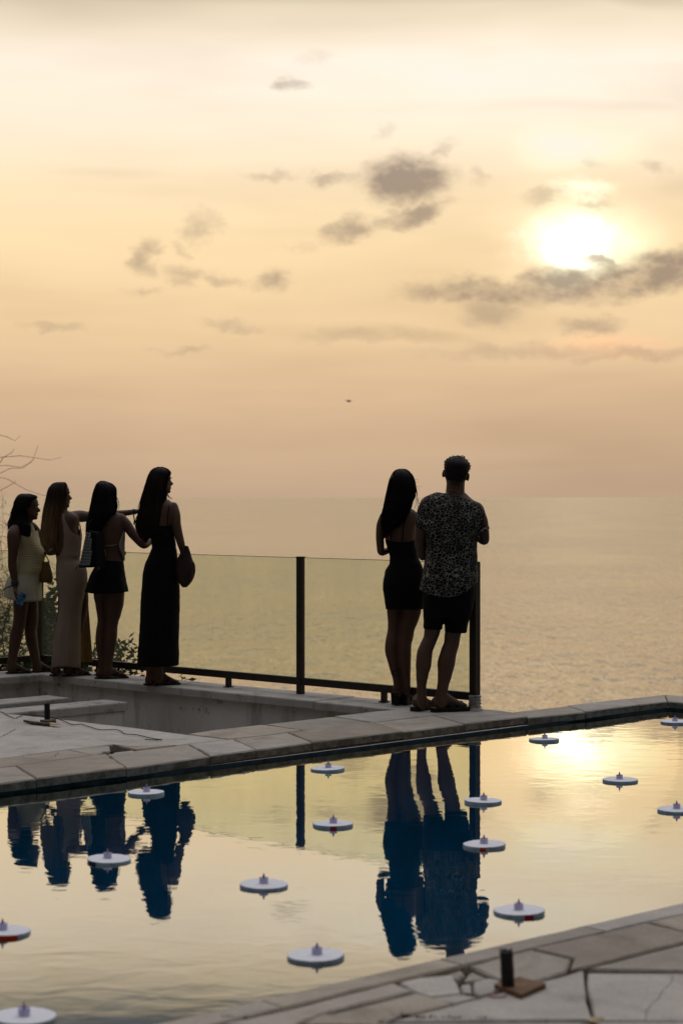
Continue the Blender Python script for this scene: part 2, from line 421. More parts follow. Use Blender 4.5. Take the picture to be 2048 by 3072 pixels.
def sea():
    ys = [18, 60, 160, 400, 900, 2000, 5000, 12000, 32000]
    V_, F_ = [], []
    for y in ys:
        for k in range(9):
            V_.append(((k - 4) * (y * 1.2 + 100), y, SEA))
    for i in range(len(ys) - 1):
        for k in range(8):
            a = i * 9 + k; F_.append((a, a + 1, a + 10, a + 9))
    mesh('sea', V_, F_, sea_material(), kind='structure', label='calm sea reaching to the hazy horizon')
sea()

# ------------------------------------------------------------------ plan of the terrace
WL = -0.066                                    # pool water level
dE = (at(2003, 2103) - at(0, 2349)).normalized()     # along the pool's far edge
dE = Vector((dE.x, dE.y, 0)).normalized()
dN = Vector((-dE.y, dE.x, 0))                        # away from the pool (towards the sea)
far_l = at(0, 2349) - dE * 4.0
corner = at(2003, 2103)
step_p = at(1583, 2150)
near_a, near_b = at(457, 3072), at(2048, 2710)
dM = (near_b - near_a).normalized()
dR = (at(2048, 2107) - corner).normalized()          # the pool's right edge
def meet(p, d, q, e):
    den = d.x * e.y - d.y * e.x; s = ((q.x - p.x) * e.y - (q.y - p.y) * e.x) / den
    return p + d * s
near_r = meet(corner, dR, near_a, dM)
near_l = near_a - dM * 6.0
pool = [near_l, near_r, corner, far_l]

def prism(name, poly, z0, z1, mat_, parent=None, **kw):
    n = len(poly)
    V_ = [(p[0], p[1], z0) for p in poly] + [(p[0], p[1], z1) for p in poly]
    F_ = [tuple(reversed(range(n))), tuple(range(n, 2 * n))] + [(i, (i + 1) % n, n + (i + 1) % n, n + i) for i in range(n)]
    return mesh(name, V_, F_, mat_, parent, **kw)

def area2(poly): return sum(poly[i][0] * poly[(i + 1) % len(poly)][1] - poly[(i + 1) % len(poly)][0] * poly[i][1] for i in range(len(poly)))
def slab(poly, mat_, parent, name='paving_slab', z=0.0, th=0.045, rough=0.004, gap=0.0015, seed=0, tilt=0.0, chip=0.5, edge=None):
    """one paving stone: uneven edge, eased arris, real thickness"""
    rnd = random.Random(seed * 7919 + 13)
    poly = [Vector((p[0], p[1], 0)) for p in poly]
    if area2(poly) < 0: poly = poly[::-1]
    c = sum(poly, Vector()) / len(poly)
    pts = []
    for i, p in enumerate(poly):
        q = poly[(i + 1) % len(poly)]; L = (q - p).length; n = max(1, int(L / 0.09))
        nrm = Vector(((q - p).y, -(q - p).x, 0)).normalized()
        for k in range(n):
            e = p.lerp(q, k / n)
            j = gap + abs(rnd.gauss(0, rough)) * chip + (rnd.random() < 0.05) * rough * 2.0
            pts.append(e - nrm * j if k else e + (c - e).normalized() * (gap * 1.5 + rough * rnd.random()))
    tx, ty = rnd.uniform(-tilt, tilt), rnd.uniform(-tilt, tilt)
    zz = lambda p: z + (p.x - c.x) * tx + (p.y - c.y) * ty
    n = len(pts); ins = []
    for i in range(n):
        a, b = pts[i - 1], pts[(i + 1) % n]; t = (b - a); nr = Vector((-t.y, t.x, 0)).normalized()
        ins.append(pts[i] + nr * 0.006)
    V_ = [(p.x, p.y, zz(p) - th) for p in pts] + [(p.x, p.y, zz(p) - 0.006 - 0.004 * rnd.random()) for p in pts] + [(p.x, p.y, zz(p)) for p in ins]
    F_ = [tuple(range(2 * n, 3 * n))] + [(k * n + i, k * n + (i + 1) % n, (k + 1) * n + (i + 1) % n, (k + 1) * n + i) for k in (0, 1) for i in range(n)]
    o = mesh(name, V_, F_, mat_, parent)
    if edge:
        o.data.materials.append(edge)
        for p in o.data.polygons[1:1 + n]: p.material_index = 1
    return o
def P(*pp): return [at(x, y) for x, y in pp]

# pool basin and water
M_pool = mat('pool_tile', (0.006, 0.42, 0.64), 0.35, 0.4, vary=0.25, vscale=3.0)
pb = MB(); n = len(pool)
pb.v = [Vector((p.x, p.y, -1.5)) for p in pool] + [Vector((p.x, p.y, WL - 0.06)) for p in pool]
pb.f = [(0, 1, 2, 3)] + [(i, n + i, n + (i + 1) % n, (i + 1) % n) for i in range(n)]
pb.build('pool_basin', M_pool, kind='structure', label='blue tiled swimming pool basin under the water')

M_dark_refl = mat('painted_reflection', (0.03, 0.055, 0.065), 0.8, 0.3, vary=0.6, vscale=9, bump=0.004, bscale=30)  # dark bluish colour stands in for the reflection beneath the coping lip
wl_ = MB(); wl_.v = [Vector((p.x, p.y, WL - 0.06)) for p in pool] + [Vector((p.x, p.y, -0.05)) for p in pool]
wl_.f = [(i, n + i, n + (i + 1) % n, (i + 1) % n) for i in range(n)]
wl_.build('dark_reflection_band', M_dark_refl, kind='structure', label='pool wall band with the dark reflection under the coping painted in')
def pool_material():
    m = bpy.data.materials.new('pool_water'); m.use_nodes = True
    t = NT(m.node_tree); t.n.clear()
    pos = t.node('ShaderNodeNewGeometry').outputs['Position']
    a = t.noise(t.mapping(pos, rot=(0, 0, 0.3), scale=(1.0, 1.4, 1)), 4.5, 2.0, 0.45, 0.6)
    b = t.noise(t.mapping(pos, rot=(0, 0, -0.5), scale=(1.0, 1.6, 1)), 17.0, 2.0, 0.5, 0.3)
    patch = t.smooth(t.noise(pos, 0.55, 2.0, 0.5), 0.42, 0.66, 0.25, 1.35)     # breezy and still patches
    h = t.math('ADD', t.math('MULTIPLY', a, 0.00062), t.math('MULTIPLY', t.math('MULTIPLY', b, 0.00009), patch))
    bp = t.node('ShaderNodeBump'); bp.inputs['Strength'].default_value = 1.0; bp.inputs['Distance'].default_value = 1.0
    t.put(bp.inputs['Height'], h)
    fr = t.node('ShaderNodeFresnel'); fr.inputs['IOR'].default_value = 1.40; t.l.new(bp.outputs[0], fr.inputs['Normal'])
    fac = t.math('MULTIPLY', t.math('POWER', fr.outputs[0], 0.8), 1.48, clamp=True)
    gl = t.node('ShaderNodeBsdfGlossy'); gl.inputs['Roughness'].default_value = 0.012; gl.inputs[0].default_value = (1.0, 0.945, 0.80, 1); t.l.new(bp.outputs[0], gl.inputs['Normal'])
    tr = t.node('ShaderNodeBsdfTransparent'); tr.inputs[0].default_value = (0.72, 0.90, 0.95, 1)
    mx = t.node('ShaderNodeMixShader'); t.l.new(fac, mx.inputs[0]); t.l.new(tr.outputs[0], mx.inputs[1]); t.l.new(gl.outputs[0], mx.inputs[2])
    t.l.new(mx.outputs[0], t.node('ShaderNodeOutputMaterial').inputs[0])
    return m
mesh('pool_water', [(p.x, p.y, WL) for p in pool], [(0, 1, 2, 3)], pool_material(), kind='structure', label='still pool water mirroring the sunset sky')

# ------------------------------------------------------------------ far side: bed, court, coping
par_a, par_b = at(118, 2023), at(1024, 2112)          # parapet: inner top edge
dP = (par_b - par_a).normalized(); dPn = Vector((-dP.y, dP.x, 0))    # dPn: out to sea
court_r = meet(par_a, dP, at(800, 2173), at(1060, 2139) - at(800, 2173))
deck_back = [at(-500, 2100), at(73, 2144), at(388, 2180), at(559, 2202)]
rowB_back = [at(559, 2202), at(640, 2191), at(790, 2174), at(1010, 2148), at(1130, 2134)]
# bed of the far strip, with the sunken court left open behind it
bed = [far_l - dN * 0.0, at(1583, 2150), at(1583, 2150) + dN * 0.03, at(1535, 2136), at(1455, 2129), at(1330, 2118), at(1130, 2134)] + list(reversed(rowB_back[:-1])) + list(reversed(deck_back[:-1])) + [far_l + dN * 3.0]
prism('terrace_bed', [p + Vector((0, 0, 0)) for p in bed], -1.3, -0.052, M_dirt, kind='structure', label='dark bedding under the far terrace stones')
prism('court_floor', [at(-900, 2400), at(1130, 2134) - dN * 0.5, par_b + dPn * 0.2, par_a - dP * 3 + dPn * 0.2], -1.35, -1.25, M_wall, kind='structure', label='floor of the sunken court')
# court side walls, painted, just inside the bed's faces
for a, b, nm in ((deck_back[0], deck_back[1], 0), (deck_back[1], deck_back[2], 1), (deck_back[2], deck_back[3], 2)):
    pass

coping = empty('pool_coping', at(700, 2258), kind='structure', label='weathered stone coping along the far edge of the pool')
lip = [(-420, 2401), (110, 2337), (380, 2304), (631, 2269), (769, 2250), (937, 2228), (1210, 2195), (1392, 2172), (1583, 2150)]
backA = [(-440, 2352), (48, 2299), (318, 2263), (565, 2233), (700, 2219), (862, 2199), (1120, 2168), (1300, 2147), (1480, 2131)]
for i in range(len(lip) - 1):
    slab(P(lip[i], lip[i + 1], backA[i + 1], backA[i]), [M_stone, M_tan, M_stone, M_pale][i % 4], coping, 'coping_slab', z=0.0 + [0, .003, -.002, .002][i % 4], th=0.05, seed=i + 1, rough=0.004, gap=0.0015, edge=M_edge_dark)
# narrower stones on to the corner and round it
lip2 = [(1585, 2152), (1757, 2135), (1919, 2113), (2003, 2103)]
back2 = [(1535, 2136), (1700, 2117), (1868, 2097), (1993, 2083)]
for i in range(3):
    slab(P(lip2[i], lip2[i + 1], back2[i + 1], back2[i]), [M_stone, M_pale, M_stone][i], coping, 'coping_slab', z=-0.004 * (i != 1), th=0.05, seed=40 + i, rough=0.004, gap=0.0015, edge=M_edge_dark)
for i in range(4):
    a, b = corner + dR * (i * 0.9), corner + dR * (i * 0.9 + 0.9)
    o_ = at(1993, 2083) - corner
    off = Vector((-dR.y, dR.x, 0)) * 0.34
    slab([a, b, b + off, a + (o_ if i == 0 else off)], M_stone, coping, 'coping_slab', z=-0.003, th=0.05, seed=50 + i, edge=M_edge_dark)
# pool edge beam under the coping and the overflow wall outside
eb = MB()
eb.bar(far_l + dN * 0.17 + Vector((0, 0, -0.72)), corner + dN * 0.16 + Vector((0, 0, -0.72)), 0.28, 1.33)
a_ = corner + Vector((-dR.y, dR.x, 0)) * 0.16
eb.bar(a_ - dR * 0.0 + Vector((0, 0, -0.72)), a_ + dR * 4.4 + Vector((0, 0, -0.72)), 0.28, 1.33)
eb.build('pool_wall', M_cap, kind='structure', label='raised pool wall under the coping')

# second row of stones and the loose corner
terr = empty('terrace', at(300, 2230), kind='structure', label='worn stone terrace between pool and sunken court')
slab(P((-60, 2285), (205, 2250), (282, 2267), (30, 2300), (-70, 2312)), M_tan, terr, seed=60, z=0.0)
slab(P((-440, 2338), (-62, 2286), (-72, 2312), (-440, 2350)), M_stone, terr, seed=61)
slab(P((336, 2234), (390, 2239), (532, 2236), (410, 2250), (396, 2247)), M_tan, terr, seed=62, z=0.002)
slab(P((207, 2249), (232, 2240), (330, 2236), (332, 2252), (310, 2254), (285, 2266)), M_stone, terr, 'broken_slab', seed=63, z=-0.004, tilt=0.01)
slab(P((338, 2256), (396, 2249), (408, 2252), (344, 2262)), M_pale, terr, 'broken_slab', seed=64, z=-0.006, th=0.03)
slab(P((288, 2268), (336, 2257), (340, 2262), (300, 2269)), M_stone, terr, 'broken_slab', seed=65, z=-0.012, th=0.03)
slab(P((561, 2204), (640, 2192), (784, 2176), (908, 2192), (795, 2208), (688, 2219)), M_tan, terr, seed=66, z=0.003)
slab(P((793, 2174), (994, 2151), (1124, 2170), (912, 2192)), M_stone, terr, seed=67, z=0.0)
slab(P((1000, 2150), (1130, 2135), (1330, 2119), (1455, 2129), (1478, 2131), (1300, 2147), (1126, 2168)), M_pale, terr, seed=68, z=0.002)
slab(P((1460, 2129), (1535, 2136), (1583, 2149), (1482, 2131)), M_stone, terr, seed=69, z=-0.002)
# the big plain deck
slab(P((-440, 2336), (-64, 2284), (204, 2248), (334, 2233), (392, 2238), (533, 2235), (566, 2231), (686, 2218), (560, 2203), (388, 2181), (73, 2145), (-500, 2102)), M_pale, terr, 'deck_slab', z=-0.003, seed=70, rough=0.003)

# ------------------------------------------------------------------ near side
near_bed = [near_l, near_a, near_b, near_r + dM * 3, near_r + dM * 3 - Vector((0, 14, 0)), near_l - Vector((0, 8, 0))]
near_bed = [near_l, near_r + dM * 3, near_r + dM * 3 + Vector((2, -16, 0)), near_l + Vector((0, -6, 0))]
prism('near_bed', near_bed, -1.3, -0.034, M_dirt, kind='structure', label='dark bedding under the near terrace stones')
nt = empty('near_terrace', at(1500, 2960), kind='structure', label='cracked stone terrace along the near edge of the pool')
lipN = [(-400, 3272), (457, 3072), (1000, 2943), (1462, 2838), (1768, 2775), (2048, 2710), (2500, 2605)]
bkN = [(-300, 3330), (655, 3070), (1185, 2942), (1500, 2869), (1630, 2837), (1950, 2764), (2500, 2640)]
bw = [at(*q) for q in bkN]; perpN = Vector((dM.y, -dM.x, 0))
def back_of(p):
    best = None
    for a, b in zip(bw[:-1], bw[1:]):
        q = meet(p, perpN, a, b - a); f = (q - a).dot(b - a) / (b - a).length_squared
        if -0.001 <= f <= 1.001: best = q
    return best
cutsN = [0.02, 0.30, 0.475, 0.64, 0.80, 0.95]
lA, lB = at(*lipN[0]), at(*lipN[-1])
for i in range(len(cutsN) - 1):
    a, b = lA.lerp(lB, cutsN[i]), lA.lerp(lB, cutsN[i + 1]); qa, qb = back_of(a), back_of(b)
    if qa is None or qb is None: continue
    inner = [w_ for w_ in bw if (w_ - qa).dot(dM) > 0.02 and (qb - w_).dot(dM) > 0.02]
    slab([a, b, qb] + inner[::-1] + [qa], [M_stone, M_tan, M_stone, M_pale, M_stone][i], nt, 'coping_slab', seed=80 + i, rough=0.0025, gap=0.0005)
Nst = [
    ([(664, 3074), (802, 3044), (1000, 2995), (1180, 2950), (1238, 2974), (1000, 3032), (893, 3068), (880, 3090)], M_stone, 0),
    ([(905, 3074), (958, 3046), (1000, 3041), (1246, 2981), (1290, 2990), (1358, 3013), (1210, 3049), (1130, 3076)], M_tan, 0.0),
    ([(1196, 2944), (1260, 2930), (1357, 2923), (1374, 2948), (1386, 2977), (1295, 2986), (1250, 2976)], M_pale, -0.004),
    ([(1330, 2919), (1378, 2903), (1398, 2914), (1370, 2931)], M_stone, -0.01),
    ([(1294, 2989), (1386, 2979), (1432, 2988), (1366, 3006), (1300, 2996)], M_pale, -0.006),
    ([(1378, 2948), (1413, 2945), (1416, 2974), (1388, 2971)], M_pale, -0.008),
    ([(1418, 2943), (1466, 2934), (1499, 2940), (1484, 2977), (1438, 2987), (1418, 2973)], M_pale, -0.002),
    ([(1402, 2912), (1421, 2906), (1463, 2927), (1388, 2937)], M_stone, -0.012),
    ([(1400, 2902), (1446, 2889), (1500, 2873), (1590, 2849), (1716, 2878), (1700, 2914), (1640, 2934), (1594, 2948), (1494, 2938), (1470, 2927), (1422, 2905)], M_stone, 0.0),
    ([(1594, 2848), (1630, 2840), (1896, 2782), (1936, 2772), (2060, 2800), (2060, 2824), (1962, 2850), (1755, 2903), (1706, 2914), (1720, 2877)], M_tan, 0.002),
    ([(1942, 2768), (1958, 2764), (2500, 2644), (2500, 2700), (2064, 2798)], M_tan, 0.0),
    ([(1140, 3070), (1212, 3055), (1364, 3017), (1486, 2983), (1596, 2953), (1752, 2913), (1754, 2950), (1778, 3060), (1130, 3066)], M_pale, 0.0),
    ([(1758, 2952), (1759, 2918), (2060, 2918), (2300, 2918), (2300, 3066), (1783, 3060)], M_pale, -0.003),
    ([(1764, 2907), (1962, 2856), (2060, 2832), (2500, 2720), (2500, 2908), (2060, 2912)], M_stone, 0.0),
    ([(600, 3112), (1130, 3071), (1780, 3066), (1780, 3600), (600, 3600)], M_pale, -0.002),
    ([(1786, 3067), (2500, 3070), (2500, 3600), (1786, 3600)], M_pale, 0.001),
]
for i, (pp, m_, dz) in enumerate(Nst):
    big = i in (0, 1, 9, 10, 11, 12, 13, 14, 15)
    slab(P(*pp), m_, nt, 'paving_slab' if big else 'broken_slab', z=dz, th=0.035, seed=120 + i, rough=0.003, gap=0.001, tilt=0.0 if big else 0.012)
# the same paving carried on past the picture on every side
e0, e1 = at(-420, 2401), at(-440, 2352)
for i in range(3):
    a, b = far_l.lerp(e0, i / 3), far_l.lerp(e0, (i + 1) / 3)
    slab([a, b, (e1 if i == 2 else b + dN * 0.48), a + dN * 0.48], M_stone, coping, 'coping_slab', seed=300 + i, edge=M_edge_dark)
slab([far_l + dN * 0.49, e1 + dN * 0.01, at(-440, 2337), at(-500, 2103), far_l + dN * 2.98], M_pale, terr, 'deck_slab', z=-0.003, seed=304)
rr0, rr1 = near_r + dM * 2.9, near_r + dM * 2.9 + Vector((1.9, -14, 0)); q0, q1, q2 = at(2504, 2605), at(2504, 2915), at(2504, 3600)
slab([q0, rr0, rr0.lerp(rr1, .2), q1], M_stone, nt, seed=310); slab([q1, rr0.lerp(rr1, .2), rr0.lerp(rr1, .42), q2], M_pale, nt, seed=311)
slab([q2, rr0.lerp(rr1, .42), rr0.lerp(rr1, .75), Vector((1.2, 0, 0))], M_pale, nt, seed=312)
slab([at(598, 3606), q2 + Vector((0, -.02, 0)), Vector((1.15, -1, 0)), Vector((-.3, -1, 0))], M_pale, nt, seed=313)
slab([at(-300, 3334), at(640, 3082), at(596, 3116), at(596, 3600), Vector((-.33, -1, 0)), Vector((-4.4, -1, 0)), Vector((-4.4, 1.2, 0))], M_stone, nt, seed=314)
# ------------------------------------------------------------------ ground under and round the terrace
M_soil = mat('hillside', (0.10, 0.085, 0.055), 0.95, 0.1, col2=(0.05, 0.06, 0.025), vscale=0.6)
tv, tf = [], []
rows = [(-30, -1.4), (6, -1.5), (19.0, -2.2), (22, -6), (26, -12), (34, -19), (60, -24)]
for y, z in rows:
    for k in range(13):
        x = (k - 6) * 7.0
        tv.append((x, y + (abs(x) * 0.05), z - (0 if y < 10 else random.random() * 1.2)))
for i in range(len(rows) - 1):
    for k in range(12):
        a = i * 13 + k; tf.append((a, a + 1, a + 14, a + 13))
mesh('hillside', tv, tf, M_soil, smooth=True, kind='structure', label='overgrown slope falling to the sea below the terrace')

# ------------------------------------------------------------------ parapet
par_end = meet(par_b, dP, at(1130, 2134), dE)
pw = empty('parapet_wall', par_a, label='white painted parapet wall with pale capstones the women stand on', cat='wall')
left_dir = -dE                                             # the return on the left comes towards the viewer
pL = par_a + left_dir * 5.0
CW = 0.46                                                   # cap width
wv = MB()
zc = -0.058
wv.bar(par_a + dPn * 0.24 - dP * 0.2 + Vector((0, 0, zc - 1.5)), par_b + dP * 0.9 + dPn * 0.24 + Vector((0, 0, zc - 1.5)), 0.38, 3.0)
wv.bar(par_a + dPn * 0.05 - dP * 0.24 + Vector((0, 0, zc - 1.5)), pL - dP * 0.24 + Vector((0, 0, zc - 1.5)), 0.38, 3.0)
wv.build('wall', M_wall, pw)
L = (par_b - par_a).length + 0.7
cuts = [0.0, 1.02, 2.1, 3.2, L]
for i in range(4):
    a = par_a + dP * (cuts[i]); b = par_a + dP * cuts[i + 1]
    slab([a, b, b + dPn * CW, a + dPn * CW], M_cap, pw, 'capstone', z=0.0 if i < 3 else -0.004, th=0.058, seed=200 + i, rough=0.003, gap=0.002)
for i in range(5):
    a = par_a + left_dir * (i * 1.0); b = par_a + left_dir * (i * 1.0 + 1.0)
    e = -dP * CW
    slab([a + (dPn * CW if i == 0 else Vector()), b, b + e, a + e + (dPn * CW if i == 0 else Vector())] if i else [a + dPn * CW - dP * 0.002, a - dP * 0.002, b, b + e, a + e + dPn * CW], M_cap, pw, 'capstone', z=-0.002, th=0.058, seed=210 + i, rough=0.003, gap=0.002)

# ------------------------------------------------------------------ low walls in the court
def low_wall(x, y, z, length, depth, label):
    e = at(x, y, z); b = e - dE * length
    t = empty('low_wall', Vector((e.x, e.y, -1.25)), label=label, cat='wall', group='low walls in the sunken court')
    m = MB(); m.bar(e - dE * 0.02 + dN * (depth / 2) + Vector((0, 0, -0.612)), b + dN * (depth / 2) + Vector((0, 0, -0.612)), depth - 0.03, 1.10)
    m.build('wall', M_wall, t)
    k = 3
    for i in range(k):
        p, q = e - dE * (length * i / k), e - dE * (length * (i + 1) / k)
        slab([p, q, q + dN * depth, p + dN * depth], M_cap, t, 'capstone', z=z, th=0.062, seed=220 + i + int(x), rough=0.003, gap=0.001)
low_wall(384, 2107, -0.10, 4.2, 0.30, 'longer low white wall in the sunken court, nearer the pool')
low_wall(210, 2094, -0.10, 3.6, 0.30, 'shorter low white wall in the sunken court, nearer the parapet')
# ------------------------------------------------------------------ glass fence
M_post = mat('bronze_metal', (0.035, 0.027, 0.02), 0.5, 0.4, metal=0.3, vary=0.3, vscale=14)
M_wrap = mat('plastic_wrap', (0.42, 0.40, 0.37), 0.55, 0.4, vary=0.3, vscale=18, bump=0.004, bscale=60)
def glass_material():
    m = bpy.data.materials.new('tinted_glass'); m.use_nodes = True
    t = NT(m.node_tree); t.n.clear()
    pos = t.node('ShaderNodeNewGeometry').outputs['Position']
    tr = t.node('ShaderNodeBsdfTransparent'); tr.inputs[0].default_value = (0.915, 0.945, 0.885, 1)
    gl = t.node('ShaderNodeBsdfGlossy'); gl.inputs['Roughness'].default_value = 0.02
    fr = t.node('ShaderNodeFresnel'); fr.inputs['IOR'].default_value = 1.35
    front = t.math('SUBTRACT', 1.0, t.node('ShaderNodeNewGeometry').outputs['Backfacing'])
    mx = t.node('ShaderNodeMixShader'); t.l.new(t.math('MULTIPLY', fr.outputs[0], front), mx.inputs[0]); t.l.new(tr.outputs[0], mx.inputs[1]); t.l.new(gl.outputs[0], mx.inputs[2])
    du = t.node('ShaderNodeBsdfTranslucent'); du.inputs[0].default_value = (0.55, 0.53, 0.40, 1)
    film = t.smooth(t.noise(t.mapping(pos, scale=(1, 1, 0.35)), 3.0, 5.0, 0.6), 0.3, 0.8, 0.02, 0.075)      # salt film
    m2 = t.node('ShaderNodeMixShader'); t.l.new(film, m2.inputs[0]); t.l.new(mx.outputs[0], m2.inputs[1]); t.l.new(du.outputs[0], m2.inputs[2])
    t.l.new(m2.outputs[0], t.node('ShaderNodeOutputMaterial').inputs[0])
    return m
M_glass = glass_material()
M_edge = mat('glass_edge', (0.10, 0.13, 0.09), 0.3, 0.5)
Z = Vector((0, 0, 1))
def on_line(px, off=0.30):
    """where the fence line crosses the sight line of plan mark px"""
    o = par_b + dPn * off; k = (px - 1024) / F
    return o + dP * ((k * o.y - o.x) / (dP.x - k * dP.y))
f_end = on_line(1424); f_p1 = on_line(901)
pitch_f = (f_end - f_p1).length
f_c = on_line(119)
nb = max(1, round((f_p1 - f_c).length / pitch_f))
posts = [f_c + (f_p1 - f_c) * (i / nb) for i in range(nb + 1)] + [f_end]
def fence(name, pts, label, wrap_last=False, first=True):
    root = empty(name, pts[0], label=label, cat='fence', group='glass fence runs on the parapet')
    d = (pts[-1] - pts[0]).normalized(); s = d.cross(Z)
    for i, p in enumerate(pts):
        if i == 0 and not first: continue
        last = wrap_last and i == len(pts) - 1
        m = MB(); m.bar(p + Z * 0.0, p + Z * 1.045, 0.046 if not last else 0.055, 0.046 if not last else 0.055, up=d)
        m.box(p + Z * 1.049, d * 0.026, s * 0.026, Z * 0.004)
        po = m.build('post', M_post, root)
        if last:
            m = MB(); rs = []
            rn = random.Random(5)
            for k in range(15):
                z = 0.004 + 0.108 * k / 14
                r0 = 0.040 + 0.006 * math.sin(k * 2.1) + (0.02 * (1 - k / 3) if k < 3 else 0)
                rs.append([p + d * (r0 * math.cos(a) * 1.05 + 0.003 * math.sin(4 * a + k * 1.3) + 0.002 * rn.uniform(-1, 1)) + s * (r0 * math.sin(a) + 0.002 * rn.uniform(-1, 1)) + Z * (z + 0.012 * math.sin(a * 2 + .7) * (k > 2) * (k < 13)) for a in [2 * math.pi * j / 18 for j in range(18)]])
            m.rings(rs, cap=False).build('plastic_wrap', M_wrap, po, smooth=True, label='crumpled pale wrapping taped round the foot of the end post')
    for a, b in zip(pts[:-1], pts[1:]):
        dd = (b - a).normalized()
        MB().bar(a + dd * 0.025 + Z * 0.1, b - dd * 0.025 + Z * 0.1, 0.04, 0.055).build('bottom_rail', M_post, root)
        mid = (a + b) / 2
        m = MB(); m.bar(mid + Z * 0.0, mid + Z * 0.072, 0.036, 0.036, up=dd); m.box(mid + Z * 0.004, dd * 0.03, s * 0.03, Z * 0.004); m.build('rail_support', M_post, root)
        g_ = MB().bar(a + dd * 0.028 + Z * 0.585, b - dd * 0.028 + Z * 0.585, 0.010, 0.915).build('glass_pane', M_glass, root)
        MB().bar(a + dd * 0.028 + Z * 1.0445, b - dd * 0.028 + Z * 1.0445, 0.010, 0.004).build('pane_edge', M_edge, g_)
    return root
fence('glass_fence', posts, 'long glass fence with bronze posts running out to the poolside couple', wrap_last=True)
lp = [f_c - dE * (1.62 * i) for i in range(4)]
fence('glass_fence', lp, 'short glass fence run behind the legs of the woman in pale yellow', first=False)

# ------------------------------------------------------------------ floats and tea lights
M_foam = mat('white_foam', (0.80, 0.80, 0.82), 0.8, 0.3, vary=0.05, vscale=30, bump=0.0012, bscale=120)
M_rim = mat('foam_rim', (0.62, 0.66, 0.70), 0.85, 0.2, vary=0.25, vscale=25, bump=0.003, bscale=60)
M_cup = mat('tea_light_plastic', (0.55, 0.52, 0.74), 0.45, 0.4)
M_flame = mat('flame_plastic', (0.52, 0.42, 0.52), 0.35, 0.5, trans=0.5)
M_red = mat('crimson_tape', (0.55, 0.015, 0.07), 0.5, 0.3); M_org = mat('orange_tape', (0.80, 0.07, 0.01), 0.5, 0.3); M_blue = mat('navy_tape', (0.01, 0.02, 0.09), 0.5, 0.3)
FL = [ # x, y on the 1568 sheet, where it floats, the same for its candle, tape (material, centre angle, half width)
    (752, 1764, 'just below the far coping beside the reflected fence post', 'below the far coping by the reflected fence post', None),
    (764, 1891, 'with a crimson mark, beside the reflected middle fence post', 'with a crimson mark by the reflected middle post', (M_red, 272, 9)),
    (335, 1819, 'close to the coping, over the long black dress\'s reflection', 'close to the coping, over the dress\'s reflection', None),
    (250, 1972, 'with a navy mark, below the reflected heads of the women', 'with a navy mark below the women\'s reflected heads', (M_blue, 228, 14)),
    (606, 2030, 'floating alone in the pale middle of the pool', 'alone in the pale middle of the pool', None),
    (725, 2193, 'left of the couple\'s reflected heads, near the close coping', 'left of the couple\'s reflected heads', None),
    (8, 2137, 'with a wide orange mark, cut by the left picture edge', 'with a wide orange mark, left edge', (M_org, 286, 24)),
    (55, 2333, 'in the bottom left corner over dark cloud reflections', 'in the bottom left corner of the picture', None),
    (1249, 1697, 'just left of the sun\'s bright reflection', 'just left of the sun\'s bright reflection', None),
    (1549, 1657, 'by the far pool corner at the right picture edge', 'by the far pool corner at the right edge', None),
    (1424, 1790, 'alone in golden water below the sun\'s reflection', 'alone below the sun\'s reflection', None),
    (1109, 1838, 'unmarked, over the reflected end post of the fence', 'unmarked, over the reflected end post', None),
    (1112, 1938, 'with a small orange mark, over the man\'s reflection', 'with a small orange mark over the man\'s reflection', (M_org, 262, 8)),
    (1553, 1858, 'at the right picture edge, lower of the two there', 'at the right picture edge, lower of two', None),
    (1192, 2090, 'with a crimson mark, right of the man\'s reflected shoulder', 'with a crimson mark, right of the man\'s reflection', (M_red, 287, 10)),
]
